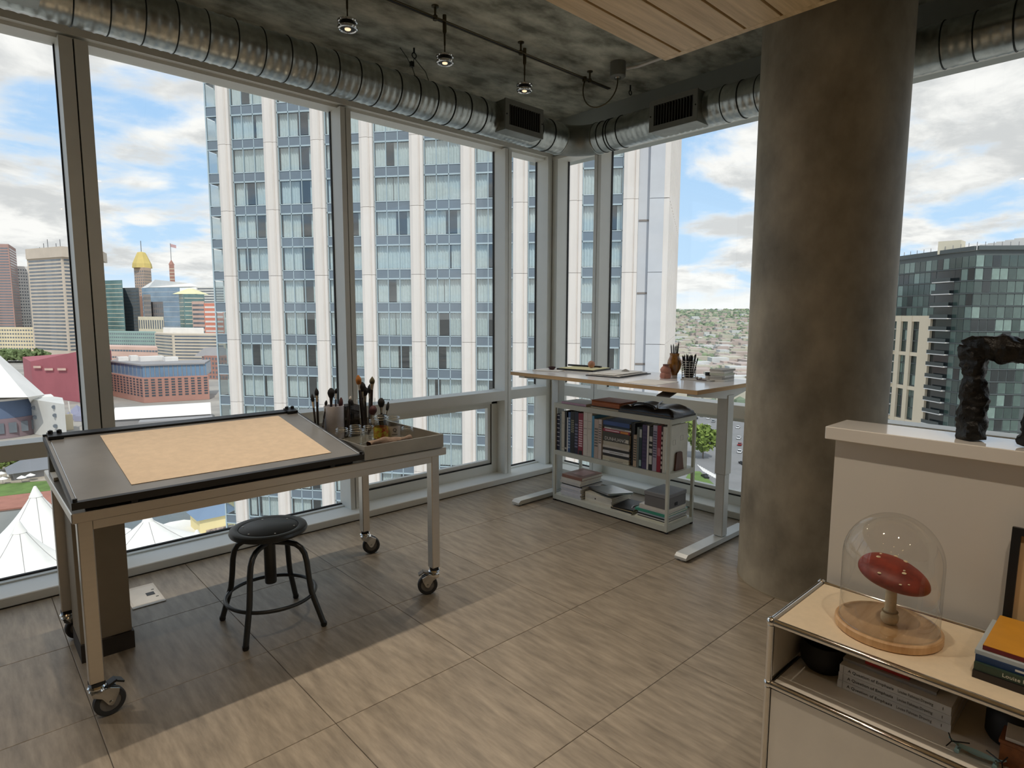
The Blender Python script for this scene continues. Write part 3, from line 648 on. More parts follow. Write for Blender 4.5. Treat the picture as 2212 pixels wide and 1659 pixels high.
# ================================================================== STANDING DESK
m_lam = M('white_laminate', (222, 222, 224), rough=.16, var=.02, scale=3)
m_ply = M('plywood_edge', (196, 158, 108), rough=.6, var=.14, scale=3, stretch=(1, 1, 60), rgb2=(214, 182, 138))
m_desk = M('silver_paint', (204, 208, 206), rough=.4, metal=.15, var=.03)
dk = thing('standing_desk', 'height-adjustable desk with white top and plywood edge beside the column', 'desk', (3.39, 2.51, 0))
MB().box(3.01, 3.77, 1.746, 3.273, .975, .9985).part('core', m_ply, dk)
MB().box(3.0095, 3.7705, 1.7455, 3.2735, .9985, 1.0).part('top_surface', m_lam, dk)
MB().box(3.40, 3.50, 1.85, 3.17, .935, .9745).part('crossbeam', m_desk, dk)
for y in (1.81, 3.205):
    MB().cbox(3.418, 3.492, y-.035, y+.035, .44, .935, .003).part('leg', m_desk, dk)
    MB().cbox(3.424, 3.486, y-.029, y+.029, .045, .44, .003).part('lower_leg', m_desk, dk)
    a = MB(); P = [(3.06, .9745), (3.72, .9745), (3.72, .955), (3.50, .915), (3.40, .915), (3.06, .955)]
    a.add([(x, y-.03, z) for x, z in P]+[(x, y+.03, z) for x, z in P], [tuple(range(6)), tuple(range(11, 5, -1))]+[(i, (i+1) % 6, 6+(i+1) % 6, 6+i) for i in range(6)]); a.part('side_arm', m_desk, dk)
    P = [(3.0, .012), (3.0, .026), (3.02, .042), (3.76, .042), (3.78, .026), (3.78, .012)]
    f = MB().add([(x, y-.038, z) for x, z in P]+[(x, y+.038, z) for x, z in P], [tuple(range(6)), tuple(range(11, 5, -1))]+[(i, (i+1) % 6, 6+(i+1) % 6, 6+i) for i in range(6)]).part('foot', m_desk, dk)
    for x in (3.035, 3.745): MB().lathe([(.0, 0), (.022, 0), (.022, .005), (.008, .008), (.008, .013), (0, .013)], (x, y, 0), 16).part('levelling_pad', m_white, f, True)
MB().pbox((3.025, 1.93, .940), (.10, 0, .028), (0, .09, 0), (-.001, 0, .006)).part('control_paddle', M('paddle_grey', (92, 92, 92), rough=.5), dk)
# ------------------------------------------------------------------ on the desk
def slab(name, cx, cy, lx, ly, z0, z1, rz, mat, label, cat, group=None):
    return MB().cbox(cx-lx/2, cx+lx/2, cy-ly/2, cy+ly/2, z0, z1, min(.0006, (z1-z0)*.2)).thing(name, mat, label, cat, group, rotz=rz)
m_paper = M('white_paper', (226, 224, 218), rough=.8, var=.03); m_cream = M('cream_paper', (230, 224, 176), rough=.8, var=.05); m_pgrey = M('grey_paper', (178, 176, 172), rough=.8)
m_folder = M('black_folder', (30, 30, 32), rough=.5); m_pinkp = M('pink_ceramic', (184, 128, 112), rough=.7, var=.12, scale=18)
D0 = 1.0
slab('paper_pad', 3.29, 3.13, .20, .21, D0+.0004, D0+.008, .35, m_paper, 'loose white paper pad at the left end of the standing desk', 'paper')
t = thing('ink_dish', 'small dark red dish on the paper pad at the desk\'s left end', 'dish', (3.285, 3.115, D0+.0084))
MB().lathe([(.0, .0), (.016, .0), (.027, .012), (.029, .022), (.026, .022), (.015, .006), (.0, .006)], (0, 0, 0), 26).part('dish', M('dark_red_glaze', (58, 22, 26), rough=.15), t, True, local=True)
MB().lathe([(.0, .004), (.021, .011), (.0, .0112)], (0, 0, 0), 20).part('ink', m_black, t, True, local=True)
slab('folder', 3.475, 2.965, .29, .33, D0+.0004, D0+.006, .12, m_paper, 'white folder at the bottom of the left paper pile on the desk', 'folder')
slab('folder', 3.475, 2.965, .27, .31, D0+.0064, D0+.018, .16, m_folder, 'black portfolio in the left paper pile on the desk', 'folder')
slab('paper_pad', 3.47, 2.955, .25, .29, D0+.0184, D0+.023, .16, m_cream, 'cream sheet on top of the black portfolio', 'paper')
slab('sketchbook', 3.535, 3.01, .02, .29, D0+.0234, D0+.035, .16, m_folder, 'black spine of an open sketchbook at the back of the left pile', 'sketchbook')
MB().sphere((3.49, 2.905, D0+.05), .0265, 22).thing('stone_ball', M('terracotta_stone', (190, 140, 118), rough=.7, var=.15, scale=16), 'round pinkish stone paperweight on the left paper pile', 'stone', smooth=True)
slab('folder', 3.41, 2.59, .42, .27, D0+.0004, D0+.005, .10, m_folder, 'black folder under the white sheets in the middle of the desk', 'folder')
for k, (dx, dy, rz) in enumerate(((0, .005, .1), (.01, -.01, .14), (-.02, .02, .06), (.03, .01, .12))):
    slab('paper_sheet', 3.41+dx, 2.59+dy, .38-.03*k, .245-.015*k, D0+.0052+.0034*k, D0+.0080+.0034*k, rz, (m_paper, m_pgrey, m_paper, m_paper)[k],
         ('bottom white sheet on the black folder on the desk', 'grey sheet second from the bottom of the desk\'s middle pile', 'white sheet second from the top of the desk\'s middle pile', 'topmost white sheet of the desk\'s middle pile')[k], 'paper')
MB().lathe([(.030, 0), (.022, .006), (.010, .013), (.0, .016)], (3.50, 2.60, D0+.019), 9).thing('grey_stone', M('grey_stone', (150, 146, 140), rough=.8), 'small grey stone on the middle paper pile', 'stone')
slab('drawing_sheet', 3.175, 2.16, .27, .225, D0+.0004, D0+.0022, .06, m_paper, 'single white drawing sheet at the desk\'s front edge', 'paper')
m_amber = M('amber_glaze', (132, 84, 34), rough=.15, var=.4, scale=7, stretch=(6, 6, .6), rgb2=(176, 124, 58), coat=.5)
va = thing('amber_vase', 'brown streaked pear-shaped vase holding black pencils on the desk', 'vase', (3.53, 2.225, D0))
MB().lathe([(.0, .001), (.022, .001), (.022, .018), (.0, .018)], (0, 0, 0), 26).part('glass_foot', M('white_foot', (216, 210, 204), rough=.3), va, True, local=True)
MB().lathe([(.0, .018), (.024, .018), (.022, .024), (.031, .040), (.042, .066), (.0465, .092), (.043, .115), (.033, .135), (.030, .148), (.033, .163), (.030, .163), (.027, .148), (.029, .135), (.038, .112), (.041, .09), (.036, .06), (.0, .03)], (0, 0, 0), 40).part('body', m_amber, va, True, local=True)
m_penc = M('black_pencil', (30, 30, 33), rough=.5); m_pent = M('graphite_tip', (70, 66, 62), rough=.5)
def pencil(b, t_, label, grp):
    p = thing('pencil', label, 'pencil', b, group=grp); B, T_ = Vector(b), Vector(t_)
    MB().tube([b, tuple(B.lerp(T_, .93))], .0042, 6).part('shaft', m_penc, p); MB().tube([tuple(B.lerp(T_, .93)), t_], [.004, .0008], 6).part('tip', m_pent, p)
for k, (dx, dy, top) in enumerate(((-.006, .026, 1.222), (0, .012, 1.226), (.006, .002, 1.214), (.004, -.026, 1.240), (-.006, -.020, 1.222))):
    pencil((3.53+dx*.4, 2.225+dy*.4, 1.045), (3.53+dx, 2.225+dy, top), 'black pencil standing in the brown streaked vase', 'pencils in the brown vase')
pk = thing('pink_jug', 'small lumpy pink clay jug left of the brown vase', 'jug', (3.450, 2.238, D0))
MB().lathe([(.0, .001), (.034, .001), (.037, .012), (.035, .03), (.030, .037), (.034, .046), (.036, .058), (.028, .072), (.019, .080), (.019, .088), (.0, .088)], (0, 0, 0), 9).part('body', m_pinkp, pk, True, local=True)
MB().lathe([(.0, .087), (.023, .087), (.023, .093), (.0, .095)], (0, -.004, 0), 16).part('lid', M('brown_lid', (110, 70, 58), rough=.6), pk, True, local=True)
m_wire = M('white_wire', (206, 204, 198), rough=.4)
wc = thing('wire_cup', 'white wire pencil cup packed with black pencils', 'pencil cup', (3.58, 2.145, D0))
for k in range(8): MB().ring((0, 0, .004+.0155*k), .044+.0004*k, .0018, 30, 6).part('hoop', m_wire, wc, True, local=True)
for k in range(10): MB().tube([(.044*cos(k*.628), .044*sin(k*.628), .002), (.047*cos(k*.628), .047*sin(k*.628), .113)], .0016, 5).part('upright', m_wire, wc, True, local=True)
MB().lathe([(.0, .001), (.043, .001), (.043, .004), (.0, .004)], (0, 0, 0), 24).part('base', m_wire, wc, local=True)
rr = random.Random(3)
for k in range(24):
    a, r = rr.random()*6.28, .036*sqrt(rr.random()); b = (3.58+r*.75*cos(a), 2.145+r*.75*sin(a), D0+.006)
    pencil(b, (3.58+r*1.55*cos(a), 2.145+r*1.55*sin(a), D0+.135+.028*rr.random()), 'black pencil packed in the white wire cup', 'pencils in the wire cup')
slab('drawing_mat', 3.53, 2.03, .15, .20, D0+.0004, D0+.005, .07, m_pgrey, 'grey paper mat beside the wire pencil cup', 'mat')
ij = thing('ink_jar', 'small white jar with a black lid beside the notebooks', 'jar', (3.585, 2.005, D0+.0052))
MB().lathe([(.0, 0), (.018, 0), (.019, .004), (.019, .022), (.0, .022)], (0, 0, 0), 24).part('body', m_white, ij, True, local=True)
MB().lathe([(.0, .022), (.0205, .022), (.0205, .042), (.019, .044), (.0, .044)], (0, 0, 0), 24).part('lid', m_black, ij, True, local=True)
for k, (x, y, r) in enumerate(((3.53, 2.055, .011), (3.52, 2.03, .009), (3.545, 2.035, .008))):
    MB().sphere((x, y, D0+.0052+r*.7), r, 10, (1.2, 1, .7)).thing('eraser', (m_pgrey, m_white, m_pgrey)[k], ('grey kneaded eraser nearest the wire cup', 'small white eraser on the grey mat', 'small grey eraser next to the ink jar')[k], 'eraser', smooth=True)
MB().tube([(3.47, 2.02, D0+.0082), (3.465, 1.95, D0+.0082)], [.003, .0025], 7).thing('pen', M('dark_red_pen', (70, 30, 30), rough=.4), 'dark red pen lying in front of the notebooks', 'pen', smooth=True)
for k in range(6):
    z = D0+.0004+.0125*k
    slab('notebook', 3.60+.004*(k % 3), 1.918+.003*((k*2) % 3), .145, .095, z, z+.0121, (.05, -.03, .08, 0, .1, -.06)[k], (m_paper, m_pgrey, m_paper, M('pale_green_paper', (196, 200, 184), rough=.8), m_paper, m_pgrey)[k],
         'pocket notebook in the small stack at the desk\'s right end, %s' % ('lowest', 'second from the bottom', 'third from the bottom', 'third from the top', 'second from the top', 'topmost')[k], 'notebook', 'pocket notebooks stacked on the desk')
# ================================================================== METAL SHELF UNIT UNDER THE DESK
m_shelf = M('grey_green_metal', (208, 210, 198), rough=.45, var=.03)
sx0, sx1, sy0, sy1 = 3.315, 3.635, 2.105, 3.12
sh = thing('shelf_unit', 'low grey metal shelf unit with three open tiers under the standing desk', 'shelf', ((sx0+sx1)/2, (sy0+sy1)/2, 0))
for x in (sx0, sx1-.02):
    for y in (sy0, sy1-.02):
        o = MB().cbox(x, x+.02, y, y+.02, .012, .757, .001).part('post', m_shelf, sh); MB().box(x+.001, x+.019, y+.001, y+.019, 0, .012).part('pad', m_black, o)
for z0, z1 in ((.720, .756), (.360, .396), (.013, .050)):
    f = MB().box(sx0+.02, sx1-.02, sy0+.0005, sy0+.0195, z0, z1).box(sx0+.02, sx1-.02, sy1-.0195, sy1-.0005, z0, z1).box(sx0+.0005, sx0+.0195, sy0+.02, sy1-.02, z0, z1).box(sx1-.0195, sx1-.0005, sy0+.02, sy1-.02, z0, z1)
    f.part('rail', m_shelf, sh); MB().box(sx0+.0195, sx1-.0195, sy0+.0195, sy1-.0195, z1-.006, z1).part('tier', m_shelf, sh)
# ------------------------------------------------------------------ books: cover with a page block as its part
m_pages = M('page_block', (226, 220, 204), rough=.85, var=.08, scale=3, stretch=(60, 60, 60))
MC = {}
def cover(rgb, rough=.45):
    k = tuple(rgb)
    if k not in MC: MC[k] = M('cover_%d_%d_%d' % k, rgb, rough, var=.06, scale=12)
    return MC[k]
def book_up(y1, y0, top, rgb, label, d=.21, x0=3.328, z0=.3965, bands=None, mark=None):
    """upright book, spine toward the room (-X)"""
    b = thing('book', label, 'book', (x0+d/2, (y0+y1)/2, z0), group='books standing on the middle tier'); c = cover(rgb); w = y1-y0; t = min(.002, w*.16)
    MB().box(x0, x0+.0025, y0+.0004, y1-.0004, z0, top).box(x0+.0025, x0+d, y0+.0004, y0+t, z0, top).box(x0+.0025, x0+d, y1-t, y1-.0004, z0, top).part('cover', c, b)
    MB().box(x0+.0026, x0+d-.004, y0+t+.0001, y1-t-.0001, z0+.003, top-.004).part('pages', m_pages, b)
    for (a, e, rgb2) in bands or (): MB().box(x0-.0006, x0-.0001, y0+w*.12, y1-w*.12, z0+(top-z0)*a, z0+(top-z0)*e).part('spine_print', cover(rgb2), b)
    return b
lines = lambda rgb, a=.2, b=.8, n=9: [(a+(b-a)*k/n, a+(b-a)*(k+.55)/n, rgb) for k in range(n)]
book_up(3.098, 3.066, .672, (30, 32, 62), 'navy book with white bands, leftmost on the middle tier', bands=[(p, p+.02, (222, 222, 230)) for p in (.12, .24, .36, .48, .6, .72, .84, .95)])
book_up(3.065, 3.050, .678, (142, 152, 152), 'thin grey-blue book next to the navy banded one')
book_up(3.049, 3.018, .697, (206, 200, 182), 'thick cream book near the left end of the middle tier', bands=[(.08, .09, (150, 144, 130)), (.70, .71, (160, 154, 140))])
book_up(3.017, 2.995, .700, (22, 22, 24), 'black book between cream and white spines', bands=[(.06, .10, (200, 196, 186))])
book_up(2.994, 2.984, .656, (236, 236, 234), 'very thin white booklet on the middle tier')
book_up(2.983, 2.960, .699, (60, 92, 138), 'mottled blue book on the middle tier', bands=lines((170, 190, 210), .1, .9, 11))
book_up(2.959, 2.921, .706, (26, 26, 28), 'thick black book with a pale vertical title', bands=lines((150, 146, 120), .5, .82, 7))
book_up(2.920, 2.884, .709, (28, 30, 54), 'dark navy patterned book left of the red one', bands=lines((120, 120, 150), .15, .75, 8))
book_up(2.883, 2.838, .704, (150, 48, 66), 'thick raspberry-red book with a white vertical title', bands=[(0, .10, (24, 22, 24))]+lines((232, 200, 206), .2, .86, 12))
book_up(2.835, 2.796, .716, (226, 218, 208), 'tall off-white book right of the red one', bands=[(.80, .81, (170, 164, 158)), (.62, .64, (170, 164, 158)), (.48, .49, (170, 164, 158))])
book_up(2.795, 2.755, .716, (222, 214, 202), 'second tall off-white book beside the blue one', bands=[(.80, .81, (170, 164, 158)), (.63, .64, (170, 164, 158))])
book_up(2.754, 2.734, .699, (82, 152, 192), 'sky-blue slim book on the middle tier')
book_up(2.733, 2.695, .679, (198, 180, 168), 'beige book with a dark sketch on its spine', bands=lines((110, 104, 98), .3, .8, 7))
book_up(2.694, 2.666, .682, (214, 202, 196), 'pale pink book left of the flat pile', bands=lines((120, 110, 106), .4, .9, 9))
# flat pile in the middle
levels = [(.3967, .4118, (220, 214, 190), 'cream book lying at the bottom of the middle flat pile'), (.412, .4296, (214, 206, 184), 'second cream book from the bottom of the middle flat pile'), (.4298, .4496, (30, 28, 30), 'black book low in the middle flat pile'),
          (.4498, .4706, (222, 222, 224), 'white book in the lower half of the middle flat pile'), (.4708, .4886, (46, 42, 40), 'dark brown book in the middle flat pile'), (.4888, .5056, (210, 204, 194), 'pale grey book under the cream one in the middle flat pile'),
          (.5058, .5356, (196, 188, 168), 'tan book directly under the big grey lettered one'), (.5358, .6026, (74, 72, 62), 'big dark grey book with large white letters on its spine'), (.6028, .6226, (176, 52, 78), 'red and orange book in the upper half of the flat pile'),
          (.6228, .6346, (232, 230, 224), 'thin white book near the top of the flat pile'), (.6348, .6496, (24, 44, 60), 'dark teal book just under the blue one in the flat pile'), (.6498, .679, (58, 88, 150), 'blue book on top of the middle flat pile')]
for k, (z0, z1, rgb, lab) in enumerate(levels):
    dy = (.0, .004, -.003, .002, -.004, .003, -.002, 0, .003, -.006, .002, .004)[k]; y0, y1 = 2.422+dy+.006, 2.655+dy
    b = thing('book', lab, 'book', (3.44, 2.53, z0), group='books lying in the flat pile on the middle tier'); c = cover(rgb); x0, x1 = 3.330+abs(dy), 3.55
    t = min(.0025, (z1-z0)*.14)
    MB().box(x0, x0+.003, y0, y1, z0+.0002, z1).box(x0+.003, x1, y0, y1, z0+.0002, z0+t).box(x0+.003, x1, y0, y1, z1-t, z1).part('cover', c, b)
    MB().box(x0+.0031, x1-.004, y0+.003, y1-.003, z0+t+.0001, z1-t-.0001).part('pages', m_pages, b)
    if k == 7:
        text_part('DUNHUANG', .034, m_white, b, (x0-.0006-3.44, y1-.016-2.53, .020), (pi/2, 0, -pi/2), squeeze=.92)
        MB().box(x0-.0006, x0-.0001, y0+.006, y0+.03, z0+.008, z0+.032).part('publisher_mark', cover((220, 214, 200)), b)
    elif k == 8: MB().box(x0-.0006, x0-.0001, y0+.01, y0+.075, z0+.003, z1-.003).part('spine_print', cover((226, 150, 60)), b); MB().box(x0-.0006, x0-.0001, y0+.085, y1-.02, z0+.006, z1-.006).part('spine_print', cover((236, 206, 214)), b)
    elif k in (0, 3, 9): MB().box(x0-.0006, x0-.0001, y0+.05, y1-.06, (z0+z1)/2-.002, (z0+z1)/2+.002).part('spine_print', cover((150, 144, 132)), b)
book_up(2.4265, 2.393, .690, (18, 18, 20), 'tall black book right of the flat pile', x0=3.345, d=.2)
book_up(2.392, 2.366, .615, (190, 168, 142), 'short tan book right of the flat pile', bands=lines((90, 86, 80), .2, .9, 9))
book_up(2.365, 2.348, .670, (112, 120, 116), 'slim grey-green book on the right half of the middle tier')
book_up(2.347, 2.324, .673, (26, 50, 56), 'dark teal book left of the purple one', bands=[(.05, .2, (150, 180, 180)), (.75, .95, (190, 196, 190))])
book_up(2.322, 2.285, .693, (76, 62, 102), 'purple book on the right half of the middle tier', bands=lines((60, 48, 84), .15, .9, 9))
book_up(2.284, 2.270, .691, (236, 234, 230), 'slim white book right of the purple one')
book_up(2.269, 2.240, .688, (20, 20, 22), 'black book with white shapes on its spine', bands=[(.14, .34, (216, 214, 208)), (.40, .50, (200, 198, 190)), (.56, .60, (200, 198, 190)), (.66, .78, (216, 214, 208))])
book_up(2.239, 2.207, .701, (176, 170, 190), 'lavender book with a dark vertical title', bands=lines((96, 90, 120), .3, .9, 11))
book_up(2.206, 2.177, .703, (158, 34, 56), 'crimson book near the right end of the middle tier', bands=[(.35, .52, (196, 120, 130))])
book_up(2.176, 2.164, .705, (60, 24, 28), 'dark red thin book with white squiggles', bands=lines((222, 206, 200), .08, .92, 8))
wb = book_up(2.163, 2.141, .700, (222, 220, 208), 'big white book at the right end with faint squares on its cover', d=.262)
for x, z in ((3.41, .57), (3.50, .59)):
    q = MB()
    for a in ((x, x+.033, z, z+.001), (x, x+.033, z+.032, z+.033), (x, x+.001, z, z+.033), (x+.032, x+.033, z, z+.033)): q.box(a[0], a[1], 2.1405, 2.1412, a[2], a[3])
    q.part('cover_square', cover((150, 148, 140)), wb)
be = MB(); P = [(3.430, .3966), (3.530, .3966), (3.508, .512), (3.500, .518), (3.450, .518), (3.443, .512)]
be.add([(x, 2.128, z) for x, z in P]+[(x, 2.138, z) for x, z in P], [tuple(range(6)), tuple(range(11, 5, -1))]+[(i, (i+1) % 6, 6+(i+1) % 6, 6+i) for i in range(6)])
be.thing('bookend', M('walnut', (92, 52, 34), rough=.4, var=.2, scale=5, stretch=(8, 8, .8)), 'brown wooden bookend against the big white book', 'bookend')
# ------------------------------------------------------------------ on the top tier
TT = .7565
def boxbook(name, x0, x1, y0, y1, z0, z1, rgb, label, cat='book', rz=0, group=None, spine=None):
    b = thing(name, label, cat, ((x0+x1)/2, (y0+y1)/2, z0), rz, group); w, d = (x1-x0)/2, (y1-y0)/2; h = z1-z0; t = min(.0025, h*.16); c = cover(rgb)
    MB().box(-w, w, -d, d, .0003, t).box(-w, w, -d, d, h-t, h).box(-w, -w+.003, -d, d, t, h-t).part('cover', c if not spine else c, b, local=True)
    MB().box(-w+.0031, w-.003, -d+.003, d-.003, t+.0001, h-t-.0001).part('pages', m_pages, b, local=True)
    if spine: MB().box(-w-.0006, -w-.0001, -d, d, .001, h-.001).part('spine', cover(spine), b, local=True)
    return b
boxbook('book', 3.325, 3.50, 2.81, 3.05, TT, TT+.017, (176, 178, 180), 'grey book with a pink spine on top of the shelf unit', spine=(196, 160, 184))
boxbook('folder', 3.325, 3.56, 2.50, 2.765, TT, TT+.009, (206, 196, 172), 'tan folder under the brown leather box', 'folder')
boxbook('folder', 3.33, 3.55, 2.52, 2.76, TT+.0094, TT+.0155, (60, 54, 46), 'dark folder directly under the brown leather box', 'folder')
lb = thing('leather_box', 'brown leather box file on top of the shelf unit', 'box', (3.43, 2.64, TT+.016))
MB().cbox(-.10, .10, -.125, .125, .0002, .034, .003).part('body', M('tan_leather', (168, 92, 36), rough=.5, var=.2, scale=8, stretch=(1, 1, 9)), lb, local=True)
MB().cbox(-.102, .102, -.127, .127, .0342, .041, .003).part('lid', M('brown_leather', (150, 84, 52), rough=.5, var=.12, scale=6), lb, local=True)
# black leather bag lying flat
bg = thing('leather_bag', 'black leather briefcase lying flat on the right of the shelf unit', 'bag', (3.45, 2.30, TT))
m_lea = M('black_leather', (20, 20, 21), rough=.32, var=.2, scale=30, bump=.15)
def bagtop(u, v):
    x = -.135+.27*u; y = -.215+.43*v; e = min(u, 1-u, v, 1-v); edge = min(1, e*9)**.5
    return (x, y, .014+.036*edge+.010*sin(5*u+2)*edge+.012*max(0, sin(3.3*v))*edge*(.4+.6*u)+.006*sin(13*v+5*u)*edge)
k0 = MB().grid(bagtop, 26, 34); k0.grid(lambda u, v: (-.135+.27*u, .215-.43*v, .001), 1, 1)
n_, m_ = 26, 34
for u in (0, 1): k0.grid(lambda a, v, u=u: (-.135+.27*u, -.215+.43*v, .001+a*(.013)), 1, 34)
for v in (0, 1): k0.grid(lambda a, u, v=v: (-.135+.27*u, -.215+.43*v, .001+a*(.013)), 1, 26)
k0.part('body', m_lea, bg, True, local=True)
MB().tube(bez([(-.118, .12, .05), (-.10, .10, .085), (-.165, .02, .080), (-.10, -.05, .085), (-.118, -.07, .05)], 18), .0075, 8).part('handle', m_lea, bg, True, local=True)
MB().tube(bez([(-.137, -.20, .016), (-.139, 0, .022), (-.137, .20, .016)], 16), .003, 6).part('zip', M('zip_metal', (120, 116, 110), rough=.35, metal=1), bg, True, local=True)
MB().tube(bez([(.10, .02, .07), (-.02, -.02, .075), (-.11, -.08, .055)], 12), .006, 6).part('strap', m_lea, bg, True, local=True)
for y in (.12, -.07): MB().ring((-.116, y, .052), .010, .002, 16, 6).part('buckle', m_chrome, bg, True, local=True)
# ------------------------------------------------------------------ bottom tier
B0 = .0505
pile = [(.016, (222, 222, 226)), (.015, (214, 214, 222)), (.014, (226, 226, 230)), (.016, (210, 212, 222)), (.014, (222, 222, 226)), (.012, (216, 216, 224)), (.010, (24, 24, 26)), (.020, (206, 204, 200)), (.022, (216, 212, 204)), (.024, (146, 106, 92))]
names = ('lowest white magazine', 'second white magazine', 'third white magazine', 'fourth white magazine', 'fifth white magazine', 'sixth white magazine', 'thin black book', 'grey-white book above the black one', 'thick pale book second from the top', 'brown-covered book on top')
z = B0
for k, (h, rgb) in enumerate(pile):
    dx, dy = (.004, -.002, .003, 0, -.003, .002, .004, -.004, .002, .006)[k], (.0, .004, -.003, .003, .002, -.004, -.006, .006, .002, -.004)[k]
    b = boxbook('book', 3.342+dx, 3.585+dx, 2.862+dy, 3.06+dy, z, z+h-.0003, rgb, '%s of the left pile on the bottom tier' % names[k], group='books piled at the left of the bottom tier'); z += h
MB().cbox(-.06, .08, -.06, .05, .0235, .0242, .0002).part('cover_picture', cover((196, 150, 146)), b, local=True)
z = B0
for k, (h, rgb, lab) in enumerate(((.012, (222, 216, 200), 'lowest cream magazine under the laptop'), (.012, (226, 222, 210), 'second cream magazine under the laptop'), (.018, (214, 210, 200), 'thick pale magazine with a small black mark under the laptop'), (.012, (222, 218, 208), 'fourth pale magazine under the laptop'), (.013, (230, 224, 206), 'topmost cream magazine right under the laptop'))):
    b = boxbook('magazine', 3.365, 3.59, 2.59+.003*(k % 3), 2.838, z, z+h-.0003, rgb, lab, 'magazine', group='magazines under the laptop')
    if k == 2: MB().box(-.1133, -.1127, .02, .03, .004, .014).part('spine_mark', m_black, b, local=True)
    z += h
lt = thing('laptop', 'closed silver laptop tilted on a pile of magazines', 'laptop', (3.475, 2.69, z+.012)); lt.rotation_euler = (radians(-5), radians(3), radians(-22))
m_alu = M('laptop_aluminium', (176, 180, 184), rough=.28, metal=.85, var=.02)
def rrect(w, d, r, z0, z1):
    P = []
    for cx, cy, a in ((w-r, d-r, 0), (-w+r, d-r, pi/2), (-w+r, -d+r, pi), (w-r, -d+r, 1.5*pi)):
        P += [(cx+r*cos(a+k*pi/10), cy+r*sin(a+k*pi/10)) for k in range(6)]
    return MB().prism(P, z0, z1)
rrect(.105, .15, .012, 0, .008).part('base', m_alu, lt, local=True); rrect(.105, .15, .012, .0085, .0135).part('lid', m_alu, lt, local=True)
lg = MB().prism([(.0125*cos(a)*(1-.12*(abs(sin(a)) > .97)), .0115*sin(a)) for a in [k*pi/10 for k in range(20)]], .0136, .0140)
lg.prism([(.012+.006*cos(a), .003+.0035*sin(a)) for a in [k*pi/5 for k in range(10)]], .0136, .0140); lg.part('lid_logo', m_white, lt, local=True)
z = B0
for k, (h, rgb, lab) in enumerate(((.007, (226, 222, 206), 'lowest white booklet of the low dark pile'), (.012, (20, 20, 22), 'black book low in the dark pile on the bottom tier'), (.004, (214, 196, 150), 'thin tan booklet in the low dark pile'), (.012, (28, 26, 26), 'black book on top of the low dark pile'))):
    b = boxbook('book', 3.338, 3.55, 2.395+.004*k, 2.585-.006*k, z, z+h-.0003, rgb, lab, rz=.05*k-.05, group='low dark pile on the bottom tier'); z += h
MB().tube(bez([(-.08, -.06, .014), (-.03, -.02, .017), (.02, -.07, .014)], 8), .004, 5).part('cover_picture', cover((190, 188, 190)), b, local=True)
z = B0
for k, (h, rgb, lab) in enumerate(((.013, (222, 220, 200), 'cream folder at the bottom of the right pile'), (.006, (26, 26, 28), 'thin black book in the right pile under the grey box'), (.008, (206, 206, 204), 'white magazine in the right pile under the grey box'), (.010, (30, 30, 32), 'black magazine in the right pile under the grey box'), (.012, (186, 200, 212), 'pale blue book in the right pile under the grey box'), (.018, (62, 150, 128), 'teal-green book in the right pile under the grey box'), (.011, (214, 206, 204), 'pinkish book in the right pile under the grey box'), (.020, (222, 216, 208), 'off-white book directly under the grey box'))):
    a = (.0, .014, .012, .012, .016, .0, .02, .022)[k]
    boxbook('book', 3.338+a*.3, 3.60-a, 2.128, 2.372-a*1.3, z, z+h-.0003, rgb, lab, group='pile under the grey box'); z += h
gb = thing('storage_box', 'dark grey lidded storage box on the right book pile', 'box', (3.46, 2.215, z))
MB().cbox(-.115, .115, -.085, .088, .0003, .072, .002).part('body', M('charcoal_card', (112, 110, 110), rough=.6, var=.04), gb, local=True)
MB().cbox(-.118, .118, -.088, .091, .0722, .098, .002).part('lid', M('charcoal_lid', (128, 128, 130), rough=.55, var=.04), gb, local=True)
MB().box(-.02, .012, -.0875, -.0852, .012, .034).part('label_slot', m_black, gb, local=True)
# ================================================================== CREDENZA
m_usm = M('beige_powder_coat', (226, 208, 178), rough=.42, var=.03, scale=60, bump=.02); m_usmw = M('pale_powder_coat', (218, 212, 200), rough=.45, var=.03)
cx0, cx1 = 1.55, 1.895; CY = [.656, -.094, -.844]; CZ = [.078, .428, .602]
cr = thing('credenza', 'low beige metal credenza with chrome tube frame and ball joints before the half wall', 'cabinet', (1.72, -.094, 0))
for x in (cx0, cx1):
    for y in CY:
        for z in CZ: MB().sphere((x, y, z), .0125, 16).part('ball_joint', m_chrome, cr, True)
        for a, b in zip(CZ, CZ[1:]): MB().tube([(x, y, a+.010), (x, y, b-.010)], .0092, 16).part('tube', m_chrome, cr, True)
        MB().lathe([(.0, 0), (.016, 0), (.016, .006), (.006, .008), (.006, .068), (.0, .068)], (x, y, 0), 16).part('foot', m_chrome, cr, True)
    for a, b in zip(CY, CY[1:]):
        for z in CZ: MB().tube([(x, a-.010, z), (x, b+.010, z)], .0092, 16).part('tube', m_chrome, cr, True)
for y in CY:
    for z in CZ: MB().tube([(cx0+.010, y, z), (cx1-.010, y, z)], .0092, 16).part('tube', m_chrome, cr, True)
